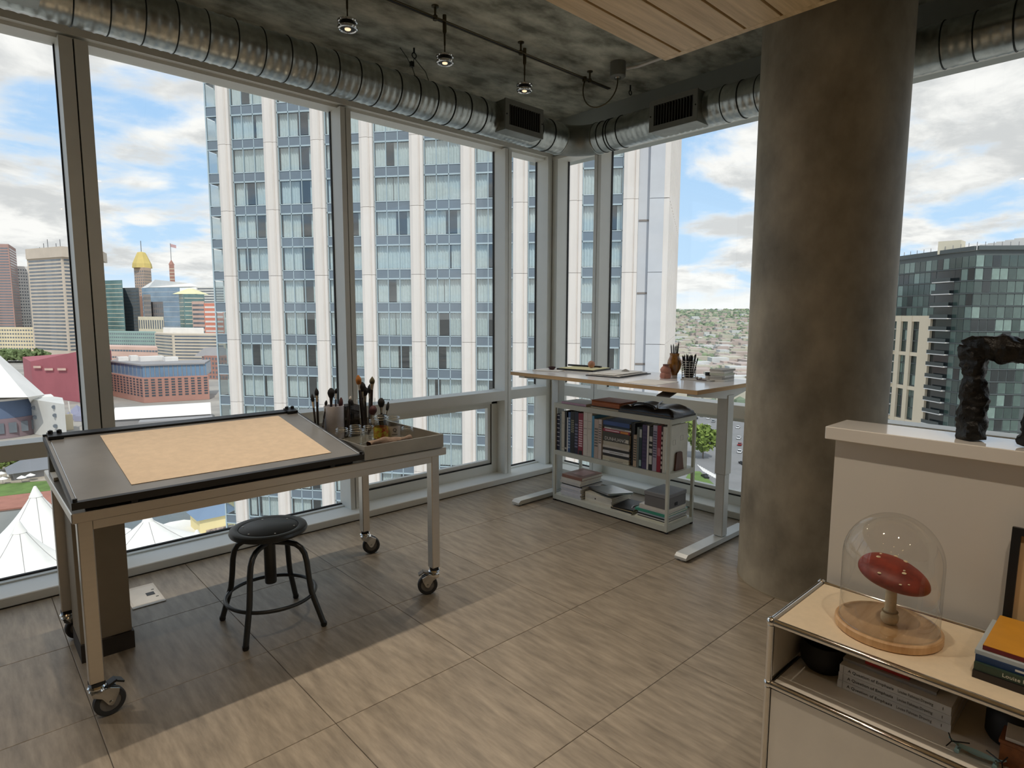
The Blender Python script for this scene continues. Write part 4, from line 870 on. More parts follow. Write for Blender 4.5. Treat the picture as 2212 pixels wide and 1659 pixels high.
for a, b in zip(CY, CY[1:]):
    MB().box(cx0+.011, cx1-.011, b+.011, a-.011, .600, .6065).part('top_panel', m_usm, cr)
    MB().box(cx0+.011, cx1-.011, b+.011, a-.011, .424, .4315).part('shelf_panel', m_usmw, cr)
    MB().box(cx0+.011, cx1-.011, b+.011, a-.011, .074, .0815).part('bottom_panel', m_usmw, cr)
    for z0, z1 in ((.09, .417), (.44, .591)): MB().box(cx1-.004, cx1+.003, b+.011, a-.011, z0, z1).part('back_panel', m_usmw, cr)
    d = MB().box(cx0-.003, cx0+.004, b+.011, a-.011, .090, .417).part('door', m_usmw, cr)
    MB().lathe([(.0, -.012), (.006, -.012), (.006, 0), (.0, 0)], (cx0-.003, (a+b)/2, .39), 14, 'x').part('knob', m_chrome, d, True)
for y in CY:
    for z0, z1 in ((.09, .417), (.44, .591)): MB().box(cx0+.011, cx1-.011, y-.0035, y+.0035, z0, z1).part('side_panel', m_usmw, cr)
CT = .6068; CS = .4318
# ------------------------------------------------------------------ glass dome with mushroom
m_beech = M('beech_base', (206, 160, 110), rough=.4, var=.14, scale=4, stretch=(1, 9, 1), rgb2=(222, 184, 138))
dm = thing('glass_dome', 'clear glass cloche with a rounded top on a beech base on the credenza', 'glass dome', (1.716, .430, CT))
MB().lathe([(.0, .0003), (.117, .0003), (.120, .003), (.120, .019), (.117, .0225), (.112, .0225), (.110, .021), (.0, .021)], (0, 0, 0), 72).part('base', m_beech, dm, True, local=True)
m_dome = glass_thin('dome_glass', (.985, .99, .985), 1.6)
DP = [(.1105, .022), (.1112, .06), (.1115, .12), (.1118, .18)]+[(.1118*cos(t), .19+.118*sin(t)) for t in [k*pi/2/14 for k in range(0, 14)]]+[(.0, .308)]
MB().lathe(DP, (0, 0, 0), 72).part('bell', m_dome, dm, True, local=True)
MB().ring((0, 0, .0245), .1108, .0016, 72, 6).part('bell_rim', m_dome, dm, True, local=True)
mu = thing('mushroom', 'red-capped model mushroom standing under the glass dome', 'mushroom', (1.717, .427, CT+.0213))
m_cap = M('mushroom_cap', (128, 40, 30), rough=.5, var=.3, scale=14, rgb2=(158, 62, 42)); m_stem = M('mushroom_stem', (216, 200, 164), rough=.8, var=.15, scale=30, bump=.3)
def cap(u, v):
    a = 2*pi*u; th = pi*v; r = .080*sin(th)**.85*(1+.03*sin(3*a)); z = -cos(th)*(.036 if th > pi/2 else .026)*(1-.0*r); x, y = r*cos(a)*.92, r*sin(a)
    if th < pi/2: z += .006*(1-sin(th))
    return (x, y, .128+z+.20*y+.05*x)
MB().grid(cap, 48, 24).part('cap', m_cap, mu, True, local=True)
mbw = MB()
rq = random.Random(5)
for k in range(9):
    a, v = rq.random()*6.28, .62+.28*rq.random(); p = cap(a/6.283, v); mbw.sphere(p, .0022+.003*rq.random(), 8, (1.4, 1.2, .5))
mbw.part('cap_warts', m_stem, mu, True, kind='stuff', local=True)
MB().lathe([(.0, .0005), (.014, .0005), (.0195, .008), (.0205, .020), (.017, .028), (.0145, .030), (.0150, .033), (.0128, .038), (.0125, .09), (.013, .12), (.0, .12)], (0, 0, 0), 24).part('stem', m_stem, mu, True, local=True)
MB().ring((0, 0, .0315), .0165, .0022, 24, 6).part('stem_ring', M('stem_skirt', (150, 128, 92), rough=.8), mu, True, local=True)
# ------------------------------------------------------------------ books and picture at the right end
z = CT
for k, (h, rgb, lab, x0, y1) in enumerate(((.017, (34, 26, 24), 'dark brown book at the bottom of the pile on the credenza', 1.628, .237), (.018, (48, 66, 52), 'dark green book with a cream title on the credenza', 1.632, .236), (.015, (30, 58, 96), 'navy blue book with a small white title on the credenza', 1.640, .236), (.010, (176, 186, 190), 'pale blue-grey book under the yellow one', 1.642, .238), (.012, (206, 146, 46), 'mustard yellow book with a red edge on top of the pile', 1.652, .226))):
    b = boxbook('book', x0, x0+.20, y1-.26, y1, z, z+h-.0003, rgb, lab, group='book pile on the credenza', spine=(110, 30, 34) if k == 4 else None)
    if k == 1: text_part('Louise Fishman', .012, M('cream_ink', (206, 206, 188)), b, (-.1006, .080, h/2), (pi/2, 0, -pi/2))
    if k == 2: text_part('VITAMIN', .007, M('cream_ink', (206, 206, 188)), b, (-.1006, .07, h/2), (pi/2, 0, -pi/2)) if False else MB().box(-.1006, -.1001, .03, .06, h*.35, h*.65).part('spine_print', m_paper, b, local=True)
    z += h
pf = thing('picture_frame', 'black-framed picture leaning on the half wall behind the book pile', 'picture', (1.885, .02, CT)); pf.rotation_euler = (0, radians(6), 0)
w, hh, fw = .205, .285, .018
MB().box(-.012, .004, -w, w, .0005, fw).box(-.012, .004, -w, w, hh-fw, hh).box(-.012, .004, -w, -w+fw, fw, hh-fw).box(-.012, .004, w-fw, w, fw, hh-fw).part('frame', m_black, pf, local=True)
MB().box(-.001, .003, -w+fw, w-fw, fw, hh-fw).part('picture', M('tan_print', (206, 178, 136), rough=.7, var=.1, scale=3), pf, local=True)
# ------------------------------------------------------------------ inside the open compartment
MB().lathe([(.0, .0), (.046, .0), (.060, .02), (.064, .05), (.058, .075), (.054, .075), (.058, .05), (.052, .02), (.0, .006)], (1.735, .582, CS+.0003), 36).thing('black_pot', M('black_clay', (18, 17, 17), rough=.6), 'round black pot in the credenza\'s left corner', 'pot', smooth=True)
z = CS
m_ink = M('black_ink', (24, 24, 26), rough=.6)
for k in range(3):
    h = .0215; b = boxbook('book', 1.664, 1.86, .272+.001*k, .522-.0015*k, z, z+h-.0003, (226, 226, 224), '%s of the three white exhibition catalogues in the credenza' % ('lowest', 'middle one', 'topmost')[k], group='white exhibition catalogues')
    text_part('A Question of Emphasis', .0108, m_ink, b, (-.0986, .102, h/2), (pi/2, 0, -pi/2), ext=.0002); text_part('Louise Fishman Drawing', .0105, M('grey_ink', (120, 120, 120)), b, (-.0986, -.012, h/2), (pi/2, 0, -pi/2), squeeze=.72)
    MB().box(-.0988, -.0982, .112, .1135, .001, h-.002).part('spine_line', m_pgrey, b, local=True); text_part('I', .01, m_ink, b, (-.0986, -.105, h/2), (pi/2, 0, -pi/2))
    z += h
for k, (h, rgb, lab, y0, y1) in enumerate(((.008, (180, 178, 176), 'thin grey booklet on the white catalogues', .31, .52), (.010, (196, 60, 52), 'red booklet on the white catalogues', .37, .47), (.012, (206, 204, 200), 'pale booklet on top of the catalogue pile', .29, .50))):
    boxbook('book', 1.69+.01*k, 1.86, y0, y1, z, z+h-.0003, rgb, lab, group='booklets on the catalogues'); z += h
MB().lathe([(.0, .0), (.050, .0), (.056, .01), (.056, .055), (.048, .075), (.036, .085), (.033, .085), (.045, .07), (.052, .05), (.0, .008)], (1.745, .165, CS+.0003), 36).thing('black_pot', MATS['black_clay'], 'black lidded pot right of the white catalogues', 'pot', smooth=True)
sk = thing('wire_figure', 'small pale teal boat-shaped model with black wire legs in the credenza', 'model', (1.605, .213, CS))
m_teal = M('pale_teal', (150, 182, 182), rough=.5)
sk_m = MB().grid(lambda u, v: (-.012*sin(pi*u)*(1-2*v)+.0, .052-.104*u, .016+.012*(2*u-1)**4-.004*sin(pi*v)), 14, 4); sk_m.part('hull', m_teal, sk, True, local=True)
for y in (.034, -.034): 
    MB().tube([(-.010, y, .006), (.010, y, .006)], .005, 8).part('wheel', m_teal, sk, True, local=True); MB().tube([(0, y, .006), (0, y, .016)], .002, 6).part('strut', m_chrome, sk, True, local=True)
for y, s in ((.045, 1), (-.045, -1)): MB().tube([(-.03, y+.005*s, .020), (-.006, y, .022), (.012, y-.03*s, .024)], .0014, 6).tube([(-.006, y, .022), (.0, y+.008*s, .036)], .0014, 6).part('wire', m_black, sk, True, local=True)
wx = thing('wooden_box', 'small reddish wooden box at the credenza\'s right, with papers on it', 'box', (1.69, .095, CS))
m_teak = M('teak', (132, 78, 40), rough=.5, var=.25, scale=5, stretch=(1, 9, 9))
for dx in (-.06, .06): MB().cbox(dx-.004, dx+.004, -.075, .082, .0003, .05, .001).part('side', m_teak, wx, local=True)
for dy in (-.071, .078): MB().cbox(-.056, .056, dy-.004, dy+.004, .0003, .05, .001).part('end', m_teak, wx, local=True)
MB().box(-.056, .056, -.067, .074, .0003, .004).part('bottom', m_teak, wx, local=True); MB().cbox(-.066, .066, -.078, .085, .0502, .058, .001).part('lid', m_teak, wx, local=True)
slab('paper_sheet', 1.70, .10, .13, .15, CS+.0584, CS+.066, .08, m_paper, 'white papers lying on the small wooden box', 'paper')
# ------------------------------------------------------------------ black sculpture on the half wall
from mathutils import noise as MN
m_bronze_b = M('black_patina_bronze', (20, 19, 18), rough=.42, metal=.3, var=.4, scale=40, bump=.5)
sc = thing('sculpture', 'rough black two-legged arch sculpture standing on the half wall', 'sculpture', (1.99, .26, 1.0822))
def limb(path, rad, name):
    P = bez(path, 44); n = 26; mb = MB().tube(P, [rad(i/44) for i in range(45)], n)
    V = []
    for v in mb.v:
        q = Vector(v)*34; d = MN.noise(q)*.010+MN.noise(q*2.6)*.006+MN.noise(q*.45)*.009; c = Vector((1.99, v[1], v[2]))
        i = min(range(0, 45), key=lambda k: (Vector(P[k])-Vector(v)).length_squared); o = (Vector(v)-Vector(P[i]))
        V.append(tuple(Vector(v)+(o.normalized()*d if o.length > 1e-5 else o)))
    mb.v = [(a, b, max(c, 1.0826)) for a, b, c in V]
    return mb.part(name, m_bronze_b, sc, True)
limb([(1.99, .338, 1.085), (1.99, .345, 1.16), (1.99, .336, 1.24), (1.99, .352, 1.30), (1.99, .345, 1.33)], lambda t: .034-.006*sin(pi*t)+.004*t, 'front_leg')
limb([(1.99, .355, 1.315), (1.99, .32, 1.345), (1.99, .25, 1.318), (1.99, .19, 1.325), (1.99, .13, 1.30)], lambda t: .036-.004*t, 'back_beam')
limb([(1.99, .205, 1.085), (1.99, .20, 1.14), (1.99, .175, 1.22), (1.99, .155, 1.27), (1.99, .15, 1.31)], lambda t: .036+.01*t, 'rear_leg')
# ================================================================== OUTSIDE: the white hotel tower across the street
GZ = -62.0                                   # street level below this floor
UA = radians(-53.0); UX = Vector((cos(UA), sin(UA), 0)); UN = Vector((sin(UA), -cos(UA), 0))   # along the facade; outward, toward this room
T0 = Vector((19.136, 60.887, 0))
if UN.dot(-T0) < 0: UN = -UN
def tp(s, d, z): return T0+UX*s+UN*d+Vector((0, 0, z))
def tbox(mb, s0, s1, d0, d1, z0, z1):
    a = tp(s0, d0, z0); return mb.pbox(a, UX*(s1-s0), UN*(d1-d0), Vector((0, 0, z1-z0)))
m_precast = M('precast_white', (226, 220, 214), rough=.75, var=.06, scale=.6, stretch=(1, 1, .25), detail=6)
m_alum = M('tower_aluminium', (178, 196, 204), rough=.4, var=.03)
m_spand = M('spandrel_glass', (112, 126, 138), rough=.12, var=.07, scale=.4, spec=.8)
m_tglass = glass_thin('tower_glass', (.90, .94, .95), 1.5, minr=.12)
m_room = M('dark_hotel_room', (126, 140, 152), rough=.9)
m_curt = M('sheer_curtain', (238, 241, 238), rough=.9, var=.05, scale=4)
m_joint = M('tower_joint', (132, 124, 118), rough=.8)
m_flank = M('tower_flank', (198, 201, 206), rough=.7, var=.04, scale=.4)  # greyer than the piers, imitating glass reflection and shade on the right end
tw = thing('hotel_tower', 'tall white hotel tower with stone piers and curtained windows across the street', 'building', tuple(tp(18, -10, GZ)))
MOD, FH = 4.565, 2.95
Z0F = -.44                                     # top of one spandrel; every other lies a multiple of FH away
floors = range(-8, 10)                         # storeys that can be seen from the room
# core: dark rooms behind the glass, flanks and roof
tbox(MB(), -.6, 38.3, -22, -2.6, GZ, 44).part('core', m_room, tw)
for k in range(-8, 11): tbox(MB(), -.6, 38.3, -2.6, -.30, Z0F+k*FH-.42, Z0F+k*FH-.30).part('floor_slab', m_room, tw)
# piers: three-faced stone shafts in two-storey panels
pier_l = [.44+MOD*k for k in range(9)]
def pier_mesh(h):
    mb = MB()
    P = [(0, -.25), (0, .30), (.30, .42), (.78, .42), (.86, .30), (.90, .22), (.96, .30), (1.22, .30), (1.22, -.25)]
    n = len(P); mb.add([(s, d, .015) for s, d in P]+[(s, d, h-.015) for s, d in P], [tuple(range(n)), tuple(range(2*n-1, n-1, -1))]+[(i, (i+1) % n, n+(i+1) % n, n+i) for i in range(n)])
    return mb.mesh('pier_panel', m_precast)
pm = pier_mesh(2*FH); ang = atan2(UX.y, UX.x); flip = UN.dot(Vector((-sin(ang), cos(ang), 0)))
inv = wmat(tw).inverted()
def tshare(me, name, s, d, z):
    o = share(me, name, tw, inv @ tp(s, d, z), ang)
    if flip < 0: o.scale = (1, -1, 1)
    return o
for s in pier_l:
    for k in range(-5, 6): tshare(pm, 'pier_panel', s, 0, -.94+k*2*FH)
    tbox(MB(), s+.1, s+1.1, -.2, .2, GZ, 44).part('pier_core', m_joint, tw)
# bays: frames, panes, spandrels, curtains
bays = [(pier_l[k]+1.24, pier_l[k+1]-.02) for k in range(8)]
bw = bays[0][1]-bays[0][0]; pw = bw/3
hz = FH-.85                                     # height of the vision glass
pane_me = MB().box(.03, pw-.03, -.04, -.02, .10, hz-.08).mesh('pane', m_tglass)
span_me = MB().box(.03, pw-.03, -.05, -.01, .05, .80).mesh('spandrel', m_spand)
fr = MB()
for i in range(4): x = min(max(i*pw-.03, 0), bw-.06); fr.box(x, x+.06, -.10, .03, 0, FH)
for z in (0, .80, FH-.06): fr.box(0, bw, -.10, .03, z, z+.07)
frame_me = fr.mesh('window_frame', m_alum)
def curtain_mesh(seed, gap):
    r = random.Random(seed); mb = MB(); x = .04
    spans = [(.04, bw*gap[0]), (bw*gap[1], bw-.04)]
    for a, b in spans:
        n = max(6, int((b-a)*14)); ph = r.random()*6
        mb.grid(lambda u, v, a=a, b=b, ph=ph: (a+(b-a)*u, -.34+.05*sin((a+(b-a)*u)*26+ph)+.02*sin((a+(b-a)*u)*61), .9+v*(FH-.95)), n*2, 1)
    return mb.mesh('curtain', m_curt, True)
curts = [curtain_mesh(i, g) for i, g in enumerate(((.5, .5), (.30, .52), (.62, .70), (.5, .5), (.34, .66), (.55, .86), (.2, .36), (.48, .5)))]
cand = []
for b, (s0, s1) in enumerate(bays):
    for k in floors:
        zt = Z0F+k*FH                            # spandrel top; the window above it
        tshare(frame_me, 'window_frame', s0, 0, zt-.85); tshare(curts[(b*5+k*7+b*k) % 8], 'curtain', s0, 0, zt-.85)
        for i in range(3):
            p = tp(s0+pw*(i+.5), 0, zt+1); q = p-Vector((0, 0, CAM_H)); fx, fy = FPX*q.dot(RGT)/q.dot(FWD)+1106, 829.5-FPX*q.dot(UPV)/q.dot(FWD)
            hid = (719 < fx < 770) or (1064 < fx < 1107) or (1180 < fx < 1203) or (1279 < fx < 1322) or fx > 1395 or fy < 60+.235*fx or fy > 1180
            cand.append((hid, abs(fy-560), b, k, i))
cand.sort()
rest = MB(); rest2 = MB()
for n_, (hid, _, b, k, i) in enumerate(cand):
    s, zt = bays[b][0]+pw*i, Z0F+k*FH
    if n_ < 290: tshare(pane_me, 'pane', s, 0, zt-.02); tshare(span_me, 'spandrel', s, 0, zt-.85)
    else: tbox(rest, s+.03, s+pw-.03, -.04, -.02, zt+.08, zt+FH-.95); tbox(rest2, s+.03, s+pw-.03, -.05, -.01, zt-.80, zt-.05)
rest.part('further_panes', m_tglass, tw, kind='stuff'); rest2.part('further_spandrels', m_spand, tw, kind='stuff')
# glazed left corner: half bay with a glass return
for k in floors:
    zt = Z0F+k*FH
    tbox(MB(), -.80, .42, -.05, -.01, zt-.80, zt-.05).part('spandrel', m_spand, tw); tbox(MB(), -.80, .42, -.04, -.02, zt+.05, zt+FH-.95).part('pane', m_tglass, tw)
    tbox(MB(), -.83, -.79, -2.4, -.04, zt+.05, zt+FH-.95).part('pane', m_tglass, tw); tbox(MB(), -.86, -.78, -2.4, .0, zt-.85, zt+.02).part('spandrel', m_spand, tw)
    tbox(MB(), -.90, .44, -.08, .04, zt-.02, zt+.05).part('transom', m_alum, tw)
    tbox(MB(), -.90, .44, -.08, .04, zt-.88, zt-.80).part('transom', m_alum, tw)
    t_ = MB(); a = tp(-.1, -.34, zt+.05); t_.grid(lambda u, v: tp(-.15+.55*u, -.34+.05*sin(u*16), zt+.05+v*(FH-.95)), 18, 1); t_.part('curtain', m_curt, tw, True)
tbox(MB(), -.90, -.78, -.08, .05, GZ, 44).part('corner_mullion', m_alum, tw); tbox(MB(), -.86, -.6, -22, -2.4, GZ, 44).part('side_wall', m_alum, tw)
# blank right end and ribbed flank
tbox(MB(), 38.2, 39.06, -8, -.10, GZ, 44).part('recessed_panel', m_flank, tw)
for k in range(-5, 6):
    tbox(MB(), 39.06, 40.20, -.6, .35, -.94+k*2*FH+.02, -.94+(k+1)*2*FH-.02).part('end_panel', m_flank, tw)
    tbox(MB(), 38.25, 39.05, -.10, -.06, 3.2+k*2*FH, 3.35+k*2*FH).part('panel_joint', m_joint, tw)
cu_ = UX*3.0+UN*(-26.0); cn = Vector((-cu_.y, cu_.x, 0)).normalized(); cn = cn if cn.dot(UX) > 0 else -cn
for i in range(16):
    for k in range(-3, 3): MB().pbox(tp(40.2, .30, -.94+k*4*FH+.03)+cu_*(i/16), cu_*(.5/16), cn*.42, (0, 0, 4*FH-.06)).part('rib', m_precast, tw)
MB().prism([tuple(tp(40.2, .30, 0).xy), tuple((tp(40.2, .30, 0)+cu_).xy), tuple(tp(40.2, -25.7, 0).xy)], GZ, 44).part('flank', m_flank, tw)
tbox(MB(), 40.0, 40.2, -21.9, -.2, GZ, 44).part('flank', m_flank, tw)
tbox(MB(), 38.3, 40.0, -22, -8, GZ, 44).part('core', m_flank, tw)
# ================================================================== OUTSIDE: the city
FH_ = Vector((cos(YAW), sin(YAW), 0)); EYE = Vector((0, 0, CAM_H))
def ray(px, py): return FWD+RGT*((px-1106)/FPX)-UPV*((py-829.5)/FPX)
def gd(px, py, D): d = ray(px, py); return EYE+d*(D/d.dot(FH_))          # point seen at that spot of the photograph, D metres ahead
def gp(px, py, z=None): z = GZ if z is None else z; d = ray(px, py); return EYE+d*((z-CAM_H)/d.z)   # the same on the ground
m_ground = M('city_ground', (150, 146, 140), rough=.95, var=.15, scale=.02, detail=8, rgb2=(176, 170, 160))
m_grass = M('city_grass', (96, 122, 60), rough=.95, var=.2, scale=.2); m_asph = M('asphalt', (128, 128, 128), rough=.9, var=.08, scale=.1)
m_water = M('harbour_water', (84, 92, 88), rough=.12, var=.1, scale=.3, bump=.4); m_brickpave = M('brick_paving', (164, 112, 96), rough=.9, var=.08, scale=.3)
m_plaza = M('plaza_paving', (176, 166, 150), rough=.9, var=.1, scale=.3)
struct('ground', MB().lathe([(0, 0)]+[(60*1.22**k, 0) for k in range(26)], (0, 0, GZ-.1), 64, cap=False), m_ground, 'flat pale city ground far below the windows')
def gpoly(name, pix, z, mat, label, kind='structure', cat=None):
    P = [gp(*q, GZ+z) for q in pix]; return MB().prism([(p.x, p.y) for p in P], GZ-.08, GZ+z).thing(name, mat, label, cat, kind=kind)
gpoly('water', [(-260, 1130), (107, 1086), (340, 1062), (560, 1120), (300, 1290), (-420, 1330)], .05, m_water, 'grey-green harbour water below the left window')
gpoly('promenade', [(-220, 1098), (330, 1034), (340, 1062), (107, 1088), (-260, 1132)], .5, m_brickpave, 'red brick harbour promenade below the left window')
gpoly('lawn', [(-220, 1060), (110, 1038), (110, 1059), (-220, 1098)], .55, m_grass, 'strip of lawn beside the brick promenade')
gpoly('plaza', [(-220, 1010), (300, 985), (330, 1030), (110, 1036), (-220, 1056)], .5, m_plaza, 'pale cafe terrace paving above the lawn')
gpoly('road', [(1380, 868), (1700, 868), (1760, 1110), (1440, 1110)], .04, m_asph, 'grey asphalt road and parking below the right windows')
gpoly('verge', [(1490, 1018), (1512, 1018), (1560, 1062), (1548, 1100), (1440, 1100)], .25, m_grass, 'green grass verge beside the road')
# ------------------------------------------------------------------ generic building
def bld(name, label, pts, ytop, depth, mat, wm=None, rows=0, cols=0, hf=.5, wf=.7, sep=False, zlow=None, topm=.03, cat='building', ped=0, zb=None):
    zb = GZ if zb is None else zb
    F_ = [gd(px, ytop, D) for px, D in pts]; zt = F_[0].z
    mid = sum(F_, Vector())/len(F_); aw = Vector((mid.x, mid.y, 0)).normalized()*depth
    b = thing(name, label, cat, (mid.x, mid.y, zb)); poly = [(p.x, p.y) for p in F_]+[(p.x+aw.x, p.y+aw.y) for p in reversed(F_)]
    MB().prism(poly, zb, zt).part('walls', mat, b)
    if rows:
        zl = zlow if zlow is not None else zb; H = zt-zl; joined = MB()
        for A, B_ in zip(F_, F_[1:]):
            A = Vector((A.x, A.y, 0)); u = Vector((B_.x, B_.y, 0))-A; n = Vector((u.y, -u.x, 0)).normalized()
            if n.dot(-A) < 0: n = -n
            L_ = u.length; u = u.normalized(); pitch = H*(1-topm)/rows
            for r in range(rows):
                z0 = zl+pitch*r+pitch*(1-hf)*.5; nc = cols or 1; cp = L_/nc; w = cp*(wf if cols else .92)
                for c in range(nc):
                    mb = MB() if sep else joined
                    mb.pbox(A+u*(cp*c+(cp-w)/2)+n*(-.2)+Vector((0, 0, z0)), u*w, n*.35, Vector((0, 0, pitch*hf)))
                    if sep: mb.part('window' if cols else 'window_band', wm, b)
        if not sep: joined.part('windows', wm, b, kind='stuff')
    b['_top'] = zt
    return b
m_win = M('far_window', (112, 120, 128), rough=.2, var=.2, scale=.05); m_winb = M('far_blue_glass', (142, 164, 184), rough=.15, var=.2, scale=.03); m_wint = M('far_teal_glass', (106, 136, 136), rough=.15, var=.25, scale=.03)
C_ = lambda n, rgb, **k: M(n, tuple(min(240, int(v*.80+50)) for v in rgb), rough=.85, var=.06, scale=.05, **k)  # pales and flattens city colours to imitate distance haze
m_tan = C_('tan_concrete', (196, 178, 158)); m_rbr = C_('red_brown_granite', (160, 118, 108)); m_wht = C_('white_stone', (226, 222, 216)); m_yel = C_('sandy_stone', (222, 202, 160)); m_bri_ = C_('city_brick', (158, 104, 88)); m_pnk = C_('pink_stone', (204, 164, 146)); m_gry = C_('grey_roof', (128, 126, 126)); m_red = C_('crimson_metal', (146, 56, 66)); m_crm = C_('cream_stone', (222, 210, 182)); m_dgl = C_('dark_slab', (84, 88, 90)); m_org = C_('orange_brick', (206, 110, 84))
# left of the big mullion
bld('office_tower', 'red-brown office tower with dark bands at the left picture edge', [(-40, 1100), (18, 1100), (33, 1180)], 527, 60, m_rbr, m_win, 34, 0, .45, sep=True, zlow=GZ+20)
bld('office_tower', 'white gridded office block beside the red-brown tower', [(20, 1200), (84, 1230)], 574, 50, m_wht, m_win, 22, 12, .42, .5, zlow=GZ+18)
t = bld('office_tower', 'tan five-sided tower with long dark window bands left of the thick mullion', [(58, 940), (134, 900), (214, 940)], 560, 70, m_tan, m_win, 26, 0, .5, sep=True, zlow=GZ+8, topm=.01)
F_ = [gd(56, 560, 938), gd(134, 560, 896), gd(216, 560, 938)]; aw = Vector((.3, 1, 0)).normalized()*72; zt = F_[0].z
MB().prism([(p.x, p.y) for p in F_]+[(p.x+aw.x, p.y+aw.y) for p in reversed(F_)], zt, zt+15).part('crown', m_tan, t)
for k in range(11): p = gd(86+k*9, 540, 950); MB().tube([p, p+Vector((0, 0, 4+6*((k*7) % 3)))], .5, 5).part('antenna', m_dgl, t)
bld('low_office', 'low sandy-yellow building with banded windows at the left', [(-60, 980), (76, 960)], 707, 40, m_yel, m_win, 7, 24, .4, .6)
hall = thing('exhibition_hall', 'dark red hall with a slanting roofline beside the thick mullion', 'building', tuple(gp(120, 868)))
a, b_, D1 = gd(66, 781, 470), gd(178, 757, 430), 0; e = gd(240, 757, 480); aw = Vector((0, 60, 0))
MB().add([(a.x, a.y, GZ), (b_.x, b_.y, GZ), (e.x, e.y, GZ), (a.x, a.y+70, GZ), a, b_, e, (a.x, a.y+70, a.z)], [(0, 1, 5, 4), (1, 2, 6, 5), (2, 3, 7, 6), (3, 0, 4, 7), (4, 5, 6, 7), (3, 2, 1, 0)]).part('walls', m_red, hall)
for px, py, w in ((72, 795, 16), (96, 800, 18), (124, 800, 18)): p, q = gd(px, py, 468-(px-66)*.36), gd(px+w, py, 462-(px-66)*.36); MB().pbox(p+Vector((0, -1, 0)), q-p, (0, .8, 0), (0, 0, 1.6)).part('sign_strip', m_pnk, hall)
# aquarium group
aq = thing('aquarium', 'white sloping-roofed aquarium with a navy drum at the left picture edge', 'building', tuple(gp(20, 945)))
p0, p1, p2, p3 = gd(-60, 715, 330), gd(96, 852, 330), gd(60, 858, 300), gd(-60, 860, 300)
MB().add([p0, p1, p2, p3, (p0.x, p0.y+50, GZ), (p1.x, p1.y+50, GZ)], [(0, 1, 2), (0, 2, 3), (0, 1, 5, 4), (1, 5, 2), (0, 4, 3)]).part('sloping_roof', m_wht, aq)
q = gd(-6, 900, 318); MB().lathe([(19, GZ), (19, q.z+10)], (q.x, q.y, 0), 40).part('navy_drum', C_('navy_metal', (62, 82, 116)), aq, True); MB().lathe([(19.3, GZ), (19.3, q.z+1)], (q.x, q.y, 0), 40).part('glazed_base', C_('plum_glazing', (110, 88, 96)), aq, True); [MB().box(q.x+19.5*cos(a)-1.6, q.x+19.5*cos(a)+1.6, q.y+19.5*sin(a)-.4, q.y+19.5*sin(a)+.4, q.z-6.5, q.z-1.2).part('window', m_win, aq) for a in [radians(-150+15*k) for k in range(9)]]; MB().lathe([(19.6, q.z+10), (19.6, q.z+11), (0, q.z+12)], (q.x, q.y, 0), 40).part('drum_roof', m_wht, aq, True)
cb2 = bld('concrete_block', 'pale concrete block with round portholes left of the mullion', [(64, 318), (138, 300)], 862, 30, C_('pale_concrete', (196, 194, 188)))
for px, py in ((73, 881), (75, 901), (116, 879), (118, 897), (119, 920)):
    p = gd(px, py, 318-(px-64)*.245); MB().lathe([(0, -1.2), (.95, -1.2), (.95, .4)], tuple(p), 16, 'y').part('porthole', m_win, cb2)
MB().box(*(lambda a, b: (min(a.x, b.x), max(a.x, b.x), a.y-2, a.y+9, a.z-2.5, a.z))(gd(64, 858, 322), gd(126, 858, 312))).part('roof_slab', m_wht, cb2)
lt_ = thing('light_beacon', 'small white and yellow tower with lattice legs among the quay roofs', 'tower', tuple(gp(146, 925)))
p = gd(146, 920, 330); MB().prism([(p.x-2.4, p.y-2), (p.x+2.4, p.y-2), (p.x+2.4, p.y+2), (p.x-2.4, p.y+2)], GZ, p.z+6.4).part('cabin', m_yel, lt_)
for dx in (-1.6, 1.6): MB().tube([(p.x+dx, p.y, p.z+6), (p.x+dx*.8, p.y, p.z+13.5)], .35, 6).part('leg', m_wht, lt_)
for k, (px, py, w) in enumerate(((168, 880, 6.5), (182, 884, 5.0))):
    p = gp(px, py+24); mb = MB().lathe([(w, 0), (w*.9, 3), (0, 8.5)], (p.x, p.y, GZ), 4); mb.thing('quay_tent', C_('slate_blue_canvas', (122, 124, 152)), ('larger blue-grey pointed tent by the lattice tower', 'smaller blue-grey pointed tent near the mullion')[k], 'tent')
# between the mullion and the hotel
bld('glass_tower', 'teal glass office tower right of the thick mullion', [(224, 1150), (264, 1130)], 606, 50, m_wint, m_crm, 16, 0, .12, sep=True)
bld('office_block', 'dark grey stepped office block behind the teal tower', [(262, 1180), (300, 1160)], 622, 50, m_dgl, m_win, 18, 0, .5, sep=True)
dc = bld('deco_tower', 'cream and brown art-deco tower with a golden roof', [(289, 1290), (310, 1270), (326, 1290)], 579, 30, C_('deco_stone', (190, 158, 134)), m_win, 26, 5, .6, .45)
F_ = [gd(289, 579, 1292), gd(310, 579, 1270), gd(326, 579, 1292)]; c = (F_[0]+F_[2])/2; zt = F_[0].z; w = (F_[2]-F_[0]).length/2
MB().lathe([(w*1.05, zt), (w*.98, zt+9), (w*.55, zt+27), (w*.42, zt+32), (0, zt+34)], (c.x, c.y, 0), 8).part('gold_roof', C_('gilded_roof', (206, 178, 88)), dc); MB().tube([(c.x, c.y, zt+33), (c.x, c.y, zt+56)], .7, 6).part('spire', m_dgl, dc)
F2 = [gd(285, 640, 1270), gd(322, 640, 1250)]; MB().pbox((F2[0].x, F2[0].y, GZ), (F2[1]-F2[0]).xy.to_3d(), (8, 25, 0), (0, 0, F2[0].z-GZ)).part('podium', C_('deco_brown', (150, 104, 84)), dc)
